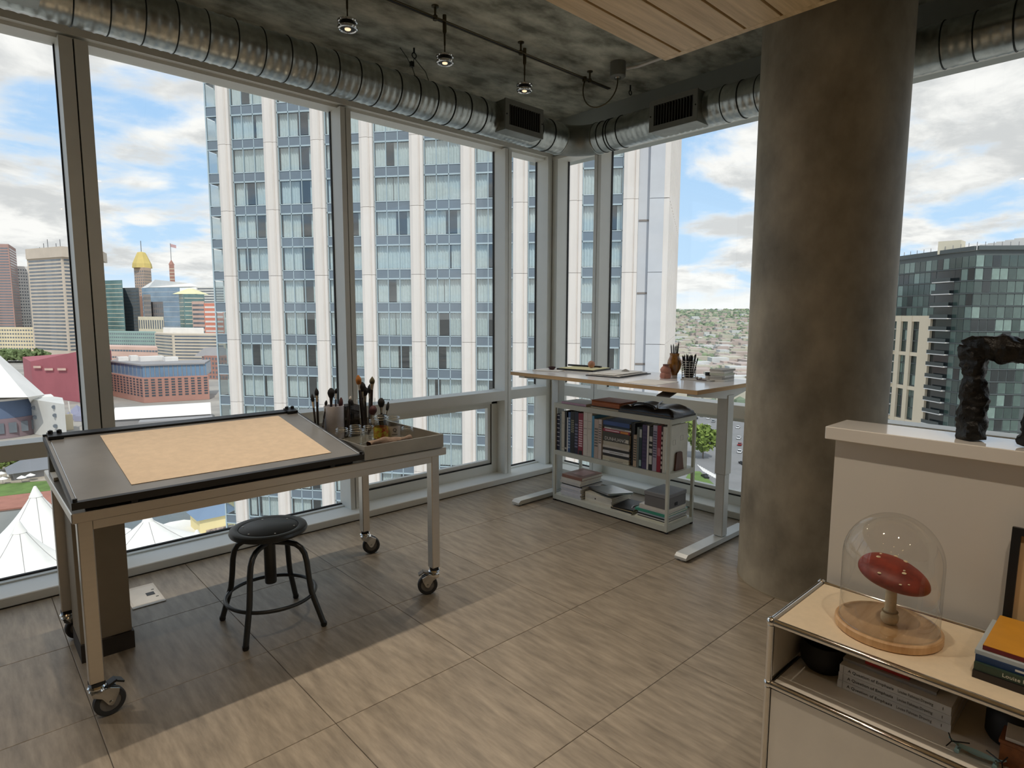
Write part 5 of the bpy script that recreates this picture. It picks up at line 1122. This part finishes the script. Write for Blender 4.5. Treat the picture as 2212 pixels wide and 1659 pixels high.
cl = bld('clock_tower', 'thin red brick tower with a flagpole', [(365, 1400), (376, 1400)], 572, 12, m_bri_, m_crm, 22, 0, .2, sep=False)
p = gd(370.5, 572, 1405); MB().lathe([(6.5, 0), (0, 12)], tuple(p), 4).part('roof', m_bri_, cl); MB().tube([p+Vector((0, 0, 10)), p+Vector((0, 0, 48))], .6, 6).part('flagpole', m_dgl, cl); MB().grid(lambda u, v: p+Vector((u*13*RGT.x, u*13*RGT.y, 40+v*7-u*3)), 6, 2).part('flag', C_('flag', (196, 150, 152)), cl)
bl = bld('glass_block', 'wide blue glass block with a white sloping roof', [(306, 1150), (388, 1120)], 622, 60, m_winb, m_wht, 12, 14, .06, .98)
a, b_ = gd(320, 621, 1155), gd(430, 619, 1200); MB().add([a, b_, gd(410, 612, 1200), gd(335, 604, 1160), a+Vector((0, 60, 0)), b_+Vector((0, 60, 0))], [(0, 1, 2, 3), (3, 2, 5, 4), (0, 3, 4), (1, 5, 2)]).part('sloping_roof', m_wht, bl)
bld('old_block', 'small dark grey block with arched top storey below the deco tower', [(309, 1060), (325, 1060)], 636, 20, C_('soot_stone', (126, 118, 114)), m_win, 12, 5, .6, .5)
bld('old_block', 'dark grey narrow block beside the blue glass building', [(326, 1070), (352, 1050)], 652, 20, C_('soot_stone2', (112, 106, 106)), m_win, 9, 6, .6, .5)
bld('columned_hall', 'cream hall with tall columns in front of the dark blocks', [(298, 980), (353, 960)], 684, 30, m_crm, m_win, 1, 11, .6, .5, zlow=gd(300, 716, 980).z)
bld('low_block', 'long teal-grey low building beneath the columned hall', [(228, 870), (337, 850)], 716, 40, C_('teal_panel', (122, 150, 142)), m_win, 4, 26, .4, .5, zlow=gd(230, 747, 870).z)
gr = bld('glass_tower', 'green glass tower with a pale yellow pyramid roof', [(386, 960), (396, 940), (441, 950)], 636, 40, m_wint, m_crm, 14, 0, .15, sep=True)
p = gd(413, 636, 965); MB().lathe([(27, 0), (4, 9), (0, 9)], tuple(p), 4).part('pyramid_roof', C_('pale_copper', (224, 216, 160)), gr)
bld('apartment_slab', 'pale pink slab with balconies beside the green glass tower', [(414, 930), (441, 915)], 651, 30, m_pnk, m_win, 12, 0, .45, sep=True)
bld('apartment_slab', 'orange-red slab with white bands next to the hotel tower', [(440, 910), (482, 900)], 655, 30, m_org, m_wht, 11, 0, .4, sep=True)
bld('far_block', 'pale far block just left of the hotel tower', [(424, 1400), (486, 1380)], 620, 30, m_wht, m_win, 6, 0, .4, zlow=gd(424, 655, 1400).z, sep=True)
bld('parking_structure', 'wide beige building with stacked open floors left of the hotel', [(334, 840), (372, 800), (486, 790)], 719, 50, C_('beige_deck', (196, 180, 158)), m_win, 9, 0, .45, sep=True)
bld('roof_block', 'white rooftop block above the beige open-floored building', [(352, 850), (440, 830)], 708, 30, m_wht)
bld('convention_hall', 'long salmon-pink hall below the teal low building', [(228, 640), (340, 620)], 748, 40, m_pnk, m_win, 2, 18, .25, .8, zlow=gd(228, 778, 640).z)
hs = bld('old_house', 'brown brick house with a grey hipped roof beside the hotel', [(436, 600), (490, 590)], 768, 30, m_bri_, m_win, 5, 8, .5, .5)
p = gd(463, 768, 612); MB().lathe([(19, 0), (9, 8), (0, 8)], tuple(p), 4).part('hip_roof', m_gry, hs)
bk = bld('brick_apartments', 'red brick waterfront apartment block with a blue glass top storey', [(238, 470), (307, 432), (450, 452)], 806, 40, m_bri_, M('dark_far_window', (78, 86, 94), rough=.2, var=.2, scale=.1), 7, 10, .58, .55, sep=True, zlow=GZ+4)
F_ = [gd(242, 806, 474), gd(309, 806, 437), (gd(446, 806, 456))]; aw = Vector((.4, 1, 0)).normalized()*34; zt = bk['_top']
MB().prism([(p.x, p.y) for p in F_]+[(p.x+aw.x, p.y+aw.y) for p in reversed(F_)], zt, zt+8.5).part('glass_storey', M('far_blue_storey', (112, 142, 170), rough=.2, var=.1, scale=.05), bk)
for k in range(22):
    A, B_ = (F_[0], F_[1]) if k < 8 else (F_[1], F_[2]); u = (k+.5)/8 if k < 8 else (k-7.5)/14; p = A.lerp(B_, u); MB().box(p.x-.2, p.x+.2, p.y-.35, p.y+.1, zt, zt+8.3).part('mullion', m_gry, bk)
MB().prism([(p.x-1, p.y-1) for p in F_]+[(p.x+aw.x, p.y+aw.y) for p in reversed(F_)], zt+8.5, zt+9.6).part('roof_slab', m_gry, bk)
for px, w, h in ((268, 7, 3), (292, 5, 4), (330, 16, 3.5), (372, 9, 3)): p = gd(px, 790, 470); MB().box(p.x-w/2, p.x+w/2, p.y, p.y+8, zt+9.6, zt+9.6+h).part('roof_plant', m_wht, bk)
# quay pavilions, tents and terrace below the left windows
pv = thing('pavilion', 'long low pavilion with a white barrel roof behind the drafting board', 'building', tuple(gp(340, 918)))
A, B_ = gp(248, 922), gp(455, 908); u = (B_-A); n = Vector((-u.y, u.x, 0)).normalized(); n = n if n.dot(A) > 0 else -n
MB().prism([(A.x, A.y), (B_.x, B_.y), (B_.x+n.x*22, B_.y+n.y*22), (A.x+n.x*22, A.y+n.y*22)], GZ, GZ+4).part('walls', m_gry, pv)
MB().grid(lambda s, v: A+u*(1.02*s-.01)+n*(24*v-1)+Vector((0, 0, 4+5.5*sin(pi*v))), 1, 10).part('barrel_roof', m_wht, pv, True)
A2 = gp(300, 930); MB().pbox((A2.x, A2.y, GZ), u*.75, n*9, (0, 0, 4.5)).part('lean_to', m_gry, pv)
dp = thing('pavilion', 'cafe pavilion with a dark grey hipped roof beside the terrace', 'building', tuple(gp(90, 1030)))
p = gp(92, 1026); MB().box(p.x-9, p.x+9, p.y-5, p.y+5, GZ, GZ+3.5).part('walls', m_gry, dp)
MB().add([(p.x-11, p.y-7, GZ+3.5), (p.x+11, p.y-7, GZ+3.5), (p.x+11, p.y+7, GZ+3.5), (p.x-11, p.y+7, GZ+3.5), (p.x-2, p.y, GZ+9), (p.x+2, p.y, GZ+9)], [(0, 1, 5, 4), (1, 2, 5), (2, 3, 4, 5), (3, 0, 4), (3, 2, 1, 0)]).part('roof', C_('slate_roof', (92, 96, 102)), dp)
p = gp(14, 1000); MB().box(p.x-16, p.x+14, p.y, p.y+10, GZ, GZ+5).box(p.x-17, p.x+15, p.y-1, p.y+11, GZ+5, GZ+5.6).thing('terrace_building', m_pnk, 'low salmon-coloured building at the back of the cafe terrace', 'building')
m_canv = M('white_canvas', (236, 234, 228), rough=.8, var=.03, scale=.3)
ulab = ('open white parasol at the back of the terrace', 'open white parasol at the left picture edge', 'open white parasol in the middle of the terrace', 'open white parasol right of the middle one', 'open white parasol at the far left of the terrace')
for k, (px, py) in enumerate(((38, 1026), (7, 1049), (48, 1046), (67, 1041), (4, 1037))):
    p = gp(px, py); o = thing('parasol', ulab[k], 'parasol', tuple(p), group='white parasols on the cafe terrace')
    MB().tube([(0, 0, .5), (0, 0, 3.2)], .06, 6).part('pole', m_gry, o, local=True); MB().lathe([(1.6, 2.5), (1.0, 2.9), (0, 3.4)], (0, 0, 0), 8, cap=False).part('canopy', m_canv, o, local=True)
for k, (px, py) in enumerate(((19, 1036), (76, 1030))):
    p = gp(px, py); o = thing('parasol', ('folded white parasol left of the terrace middle', 'folded white parasol near the dark-roofed pavilion')[k], 'parasol', tuple(p), group='white parasols on the cafe terrace')
    MB().tube([(0, 0, .5), (0, 0, 1.2)], .06, 6).part('pole', m_gry, o, local=True); MB().lathe([(.25, 1.0), (.42, 1.3), (.22, 2.8), (0, 3.6)], (0, 0, 0), 8).part('canopy', m_canv, o, local=True)
m_leaf = M('tree_foliage', (78, 98, 52), rough=.9, var=.35, scale=1.2, rgb2=(128, 146, 74)); m_trunk = C_('tree_trunk', (90, 76, 60))
def tree(px, py, h, r, label, mat=m_leaf, seed=1, n=260):
    p = gp(px, py); o = thing('tree', label, 'tree', tuple(p)); rt = random.Random(seed)
    MB().tube([(0, 0, 0), (.1, 0, h*.4), (0, 0, h*.6)], [.35, .25, .15], 7).part('trunk', m_trunk, o, local=True)
    mb = MB()
    for k in range(n):
        a, z, q = rt.random()*6.28, rt.random()*2-1, rt.random()**.4; rr_ = r*q*sqrt(max(0, 1-z*z)); c = Vector((rr_*cos(a), rr_*sin(a), h*.62+z*q*h*.38)); s = r*(.10+.13*rt.random())
        d1 = Vector((rt.random()-.5, rt.random()-.5, rt.random()-.5)).normalized()*s; d2 = d1.cross(Vector((rt.random()-.5, rt.random()-.5, rt.random()-.5))).normalized()*s; d3 = d1.cross(d2).normalized()*s*.5
        mb.add([c+d1, c+d2, c-d1, c-d2, c+d3], [(0, 1, 4), (1, 2, 4), (2, 3, 4), (3, 0, 4), (3, 2, 1, 0)])
    mb.part('foliage', mat, o, kind='stuff', local=True); return o
tree(16, 1020, 9, 6, 'dark green tree behind the terrace parasols', seed=2); tree(44, 1012, 5, 4, 'small light green tree behind the terrace', M('light_foliage', (122, 138, 66), rough=.9, var=.3, scale=1), 3)
for k, px in enumerate((-10, 14, 34, 52, 68)): tree(px, 782, 16, 22, 'leafy tree in the row before the sandy building, %s' % ('at the picture edge', 'second from the edge', 'middle one', 'second from the red hall', 'next to the red hall')[k], M('park_foliage', (112, 128, 84), rough=.9, var=.25, scale=.2), 10+k, 140)
def tent(px, py, R_, h, label, n=12, seed=0):
    p = gp(px, py); o = thing('canopy_tent', label, 'tent', tuple(p), group='white tensile canopies on the pier')
    def surf(u, v):
        a = 2*pi*u; k = 1+.10*cos(a*n/2); r = (1.0+(R_-1.0)*v)*(1+(k-1)*v); return (r*cos(a), r*sin(a), 1.2+h*(1-v)**2.1+(.5*cos(a*n/2))*v)
    MB().grid(surf, n*4, 16).part('canopy', m_canv, o, True, local=True)
    MB().lathe([(1.5, h+.7), (1.2, h+1.3), (.3, h+3.4), (0, h+3.5)], (0, 0, 0), 14).part('mast_cap', m_canv, o, True, local=True)
    sm_ = MB()
    for k in range(n//2):
        sm_.tube([tuple(Vector(surf((k+.5)/(n/2)*1.0 % 1, v/12))+Vector((0, 0, .05))) for v in range(13)], .06, 4)
    sm_.part('seams', m_gry, o, local=True)
    MB().tube([(0, 0, 0), (0, 0, h+.8)], .3, 8).part('mast', m_gry, o, local=True); return o
tent(88, 1196, 19, 15, 'tall white peaked tent canopy behind the left table leg')
tent(52, 1262, 17, 12, 'nearer white peaked tent canopy at the lower left window')
tent(325, 1215, 26, 10, 'white tent canopy seen under the table, beside the pedestal'); tent(430, 1232, 22, 7, 'white tent canopy next to the yellow blue-roofed house'); tent(215, 1262, 20, 10, 'white tent canopy behind the pedestal')
yh = thing('kiosk', 'yellow kiosk with a blue hipped roof seen under the table', 'building', tuple(gp(466, 1150)))
p = gp(468, 1152); q = 5.2
MB().box(p.x-q, p.x+q, p.y-3, p.y+6, GZ, GZ+6).part('walls', C_('pale_yellow_wall', (226, 206, 140)), yh)
MB().add([(p.x-q-.8, p.y-3.8, GZ+6), (p.x+q+.8, p.y-3.8, GZ+6), (p.x+q+.8, p.y+7, GZ+6), (p.x-q-.8, p.y+7, GZ+6), (p.x-1, p.y+1.6, GZ+9.5), (p.x+1, p.y+1.6, GZ+9.5)], [(0, 1, 5, 4), (1, 2, 5), (2, 3, 4, 5), (3, 0, 4), (3, 2, 1, 0)]).part('roof', C_('blue_roof', (86, 112, 142)), yh)
MB().box(p.x-3.6, p.x+3.8, p.y-3.15, p.y-3, GZ+.6, GZ+2.6).part('mural', M('kiosk_mural', (60, 58, 60), rough=.8, var=.5, scale=1.1, rgb2=(196, 178, 168)), yh)
MB().box(p.x-1, p.x+8, p.y+9, p.y+15, GZ, GZ+11).thing('annex', MATS['pale_yellow_wall'], 'pale yellow annex behind the blue-roofed kiosk', 'building')
# ------------------------------------------------------------------ right: dark glass apartment tower with a stone frame
gt = thing('apartment_tower', 'dark green glass apartment tower with white balconies right of the column', 'building', tuple(gd(2090, 690, 160).xy.to_3d()+Vector((0, 0, GZ))))
DA, DB, DC = 186., 153., 151.
A, B_, C2 = gd(1905, 690, DA), gd(2097, 690, DB), gd(2330, 690, DC); A.z = B_.z = C2.z = 0
ZR = gd(2097, 540, DB).z
m_gts = [M('green_glass_%d' % i, c, rough=.10, var=.25, scale=.15, spec=.9) for i, c in enumerate(((62, 80, 76), (88, 108, 102), (128, 150, 142), (40, 48, 50)))]
m_gfr = M('tower_dark_frame', (86, 94, 94), rough=.5)
aw = Vector((60, -10, 0)).normalized()*40
MB().prism([(A.x, A.y), (B_.x, B_.y), (C2.x, C2.y), (C2.x+aw.x, C2.y+aw.y), (A.x+aw.x, A.y+aw.y)], GZ, ZR).part('body', m_gfr, gt)
FP = 3.17
def sA(px):
    d = ray(px, 690).xy.to_3d(); u = B_-A; return (A.x*d.y-A.y*d.x)/(u.y*d.x-u.x*d.y)*u.length
def facade(A, B_):
    u = B_-A; L_ = u.length; u = u.normalized(); n = Vector((u.y, -u.x, 0)); n = n if n.dot(-A) > 0 else -n; return u, n, L_
b0, b1 = sA(2017), sA(2056)
rg = random.Random(11); u1, n1, L1 = facade(A, B_); u2, n2, L2 = facade(B_, C2)
for (P, u, n, L_, nc, c0, c1) in ((A, u1, n1, L1, 16, 0, 16), (B_, u2, n2, L2, 13, 0, 7)):
    w = L_/nc
    for f in range(15):
        z = ZR-1.2-FP*(f+1)
        if z < -31: continue
        for c in range(c0, c1):
            if P is A and b0-.3*w < w*(c+.5) < b1+.3*w and f > 0: continue
            MB().pbox(P+u*(w*c+.10)+n*(.02-.25)+Vector((0, 0, z+.32)), u*(w-.2), n*.3, (0, 0, FP-.42)).part('pane', m_gts[rg.choice((0, 0, 1, 1, 2, 3))], gt)
        MB().pbox(P+n*.0+Vector((0, 0, z)), u*L_, n*.25, (0, 0, .22)).part('slab_edge', m_gfr, gt)
w = L1/16; b0, b1 = sA(2017), sA(2056)
for f in range(1, 15):
    z = ZR-1.2-FP*(f+1)
    if z < -31: continue
    MB().pbox(A+u1*b0+n1*(-.9)+Vector((0, 0, z+.1)), u1*(b1-b0), n1*1.0, (0, 0, FP-.2)).part('balcony_recess', m_gts[3], gt)
    bs = MB().pbox(A+u1*b0+n1*(-1.0)+Vector((0, 0, z)), u1*(b1-b0), n1*2.4, (0, 0, .24)).part('balcony', m_wht, gt)
    MB().pbox(A+u1*b0+n1*1.3+Vector((0, 0, z+.24)), u1*(b1-b0), n1*.06, (0, 0, .95)).part('railing', M('balcony_glass', (70, 78, 78), rough=.15), bs)
MB().pbox(A+n1*.1+Vector((0, 0, ZR)), u1*L1, n1*.6, (0, 0, 1.0)).part('parapet', m_gfr, gt); MB().pbox(B_+n2*.1+Vector((0, 0, ZR)), u2*L2, n2*.6, (0, 0, 1.0)).part('parapet', m_gfr, gt)
for k in range(26): p = A+u1*(L1*k/13) if k < 13 else B_+u2*(L2*(k-13)/13); MB().box(p.x-.06, p.x+.06, p.y-.06, p.y+.06, ZR+1, ZR+2).part('rail_post', m_gry, gt)
c = gd(2052, 530, 165); MB().box(c.x-3, c.x+2, c.y-3, c.y+2, ZR, ZR+3.4).part('penthouse', m_crm, gt); c = gd(2130, 530, 165)
for k in range(5): MB().box(c.x-7+k*2.6, c.x-5+k*2.6, c.y-9+k*2.2, c.y-6.8+k*2.2, ZR, ZR+3.1).part('roof_plant', m_wht, gt)
# stone portal standing proud of the left face
zt = gd(2017, 682, 166).z
m_lime = C_('limestone', (226, 206, 172))
for a, b_ in ((1993, 2017), (1968, 1976.5), (1944, 1953), (1905, 1909)):
    s0, s1 = sA(a), sA(b_); MB().pbox(A+u1*s0+n1*.2+Vector((0, 0, GZ)), u1*(s1-s0), n1*.7, (0, 0, zt-GZ)).part('stone_pier', m_lime, gt)
for y0, y1 in ((682, 695), (763, 771), (838, 846), (912, 920)):
    z1, z0 = gd(2000, y0, 167).z, gd(2000, y1, 167).z; MB().pbox(A+u1*sA(1905)+n1*.2+Vector((0, 0, z0)), u1*(sA(2017)-sA(1905)), n1*.6, (0, 0, z1-z0)).part('stone_beam', m_lime, gt)
for f in range(2, 15):
    z = ZR-1.2-FP*(f+1); 
    if z > zt-3 or z < -34: continue
    s0 = sA(1912); MB().pbox(A+u1*s0+n1*.1+Vector((0, 0, z)), u1*(sA(1943)-s0), n1*1.9, (0, 0, .25)).part('balcony', m_wht, gt)
# ------------------------------------------------------------------ right: hills, far houses, street trees, cars
from mathutils import noise as MN2
def terr(a, D):
    t_ = max(0, (D-1300)/4200); t_ = min(1, t_); return GZ+(gd(1540, 669, 5500).z-GZ)*t_**1.15+10*t_*MN2.noise(Vector((a*9, D*.002, 0)))
m_hill = M('wooded_hills', (124, 138, 122), rough=.95, var=.35, scale=.012, detail=9, rgb2=(156, 164, 146), lo=.35, hi=.6)  # hill greens greyed and paled, haze put into the colour
MB().grid(lambda u, v: (lambda a, D: (D*cos(a), D*sin(a), terr(a, D)))(radians(-12)+u*radians(118), 1250+v*4400), 90, 40).thing('hills', m_hill, 'low wooded hills along the horizon', None, kind='structure', smooth=True)
rh = random.Random(21); H3 = [MB(), MB(), MB()]; TR = [MB(), MB()]
def spot_(k):
    D = 420+4300*rh.random()**1.5; px = 1420+230*rh.random(); p = gd(px, 700, D); a = atan2(p.y, p.x); return p.x, p.y, (terr(a, hypot(p.x, p.y)) if hypot(p.x, p.y) > 1250 else GZ), D
for k in range(1000):
    x, y, z, D = spot_(k)
    if D > 3000 and k % 4: continue
    s = 1+D/2600; w, d, h = (6+16*rh.random())*s, (6+10*rh.random())*s, (5+5*rh.random())*(1+D/3500); H3[rh.choice((0, 0, 1, 1, 2))].pbox((x, y, z-2), (w*.7, -w*.6, 0), (d*.6, d*.7, 0), (0, 0, h+2))
for k in range(2600):
    x, y, z, D = spot_(k); s = (2.4+2.6*rh.random())*(1+D/2600)
    TR[k % 2].lathe([(s*.3, 0), (s, s*.6), (s*.8, s*1.2), (0, s*1.6)], (x, y, z-.5), 6)
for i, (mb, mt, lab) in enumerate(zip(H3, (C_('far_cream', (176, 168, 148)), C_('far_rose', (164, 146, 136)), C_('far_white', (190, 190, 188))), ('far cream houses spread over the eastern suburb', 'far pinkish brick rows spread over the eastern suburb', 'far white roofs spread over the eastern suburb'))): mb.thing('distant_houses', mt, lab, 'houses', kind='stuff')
for i, (mb, lab) in enumerate(zip(TR, ('far dark trees between the suburban houses', 'far light trees between the suburban houses'))): mb.thing('distant_trees', (M('far_foliage', (108, 122, 102), rough=.95, var=.2, scale=.02), M('far_foliage_light', (132, 146, 114), rough=.95, var=.2, scale=.02))[i], lab, 'trees', kind='stuff')  # far foliage desaturated, imitating haze in its base colour
bld('factory', 'long pale yellow factory with dark window strips on the far plain', [(1484, 1500), (1520, 1480)], 734, 60, C_('pale_factory', (236, 222, 180)), m_win, 2, 3, .3, .6, zlow=gd(1484, 765, 1500).z)
bld('factory', 'pinkish brick block left of the pale yellow factory', [(1470, 1450), (1484, 1450)], 738, 40, m_pnk); bld('factory', 'low cream warehouse right of the pale yellow factory', [(1522, 1400), (1560, 1380)], 745, 50, m_crm, m_win, 1, 5, .3, .6, zlow=gd(1522, 765, 1400).z)
dmb = bld('domed_church', 'small church with a green copper dome on the plain', [(1563, 900), (1580, 890)], 779, 14, m_crm); p = gd(1571, 778, 905); MB().lathe([(6.5, 0), (6, 4), (3.5, 7.5), (0, 9)], tuple(p), 12).part('dome', C_('copper_green', (128, 160, 148)), dmb, True)
bld('row_houses', 'grey-roofed terrace across the middle of the plain', [(1500, 620), (1600, 600)], 800, 20, m_gry, m_win, 1, 16, .4, .6, zlow=GZ+2)
bld('row_houses', 'pinkish terrace below the grey-roofed one', [(1490, 500), (1640, 480)], 842, 16, m_pnk, m_win, 2, 22, .5, .4, zlow=GZ+2)
tree(1518, 990, 15, 6.5, 'bright green street tree seen between shelf and desk leg', M('bright_foliage', (104, 126, 52), rough=.9, var=.3, scale=.8, rgb2=(138, 158, 76)), 31, 420)
tree(1492, 945, 9, 5, 'smaller green street tree left of the bright one', M('bright_foliage', (128, 152, 48)), 32, 200); tree(1606, 905, 8, 4, 'street tree beside the column foot', m_leaf, 33, 200); tree(1530, 860, 9, 6, 'street tree beyond the parking rows', m_leaf, 34, 200)
m_tyre = M('car_tyre', (30, 30, 32), rough=.8); m_cglass = M('car_glass', (40, 46, 52), rough=.1)
def car(px, py, rz, rgb, label):
    p = gp(px, py); o = thing('car', label, 'car', tuple(p), rz, group='cars in the street below'); mt = M('car_paint_%d_%d_%d' % rgb, rgb, rough=.25, var=.02)
    P = [(-2.2, .35), (-2.2, .8), (-1.5, .9), (-.9, .95), (1.0, .95), (2.1, .85), (2.25, .35)]
    MB().add([(x, -.88, z) for x, z in P]+[(x, .88, z) for x, z in P], [tuple(range(7)), tuple(range(13, 6, -1))]+[(i, (i+1) % 7, 7+(i+1) % 7, 7+i) for i in range(7)]).part('body', mt, o, local=True)
    P = [(-1.6, .92), (-1.0, 1.42), (.35, 1.45), (1.1, .95)]
    MB().add([(x, -.74, z) for x, z in P]+[(x, .74, z) for x, z in P], [(0, 1, 2, 3), (7, 6, 5, 4)]+[(i, (i+1) % 4, 4+(i+1) % 4, 4+i) for i in range(4)]).part('windows', m_cglass, o, local=True)
    MB().box(-.95, .32, -.72, .72, 1.43, 1.50).part('roof', mt, o, local=True)
    for x in (-1.35, 1.4):
        for y in (-.86, .86): MB().lathe([(.0, -.1), (.33, -.1), (.33, .1), (0, .1)], (x, y, .33), 12, 'y').part('wheel', m_tyre, o, local=True)
W_, R2, K_, S_ = (226, 226, 226), (150, 30, 34), (30, 32, 36), (150, 154, 158)
for a in ((1523, 1032, .9, K_, 'black car on the road by the crosswalk'), (1594, 925, .35, W_, 'white car top of the row beside the column'), (1596, 948, .35, W_, 'white car in the middle of the row beside the column'), (1598, 962, .35, R2, 'red car in the row beside the column'), (1598, 978, .35, W_, 'white car at the near end of the row beside the column'),
          (1504, 905, .4, K_, 'black car parked behind the shelf\'s upper corner'), (1516, 900, .4, S_, 'silver car parked beyond the bright tree'), (1530, 905, .4, W_, 'white car parked left of the desk leg'), (1541, 912, .4, S_, 'silver car parked touching the desk leg in view'), (1532, 922, .4, W_, 'white car in the second parking row'), (1500, 918, .4, R2, 'dark red car near the shelf\'s upper corner'), (1604, 1003, .9, K_, 'black car at the roadside by the column foot'), (1600, 890, .35, S_, 'silver car far up the row by the column')): car(*a)
for k in range(9):
    p = gp(1506+k*4.6, 1004+k*2.6); U_ = gp(1506+k*4.6+13, 1004+k*2.6+15)-p; V_ = gp(1506+k*4.6+2.2, 1004+k*2.6)-p; MB().pbox(p, U_, V_, (0, 0, .06)).thing('crosswalk_stripe', m_wht, 'white painted stripe of the crosswalk below the right windows', 'road marking', group='stripes of the crosswalk')
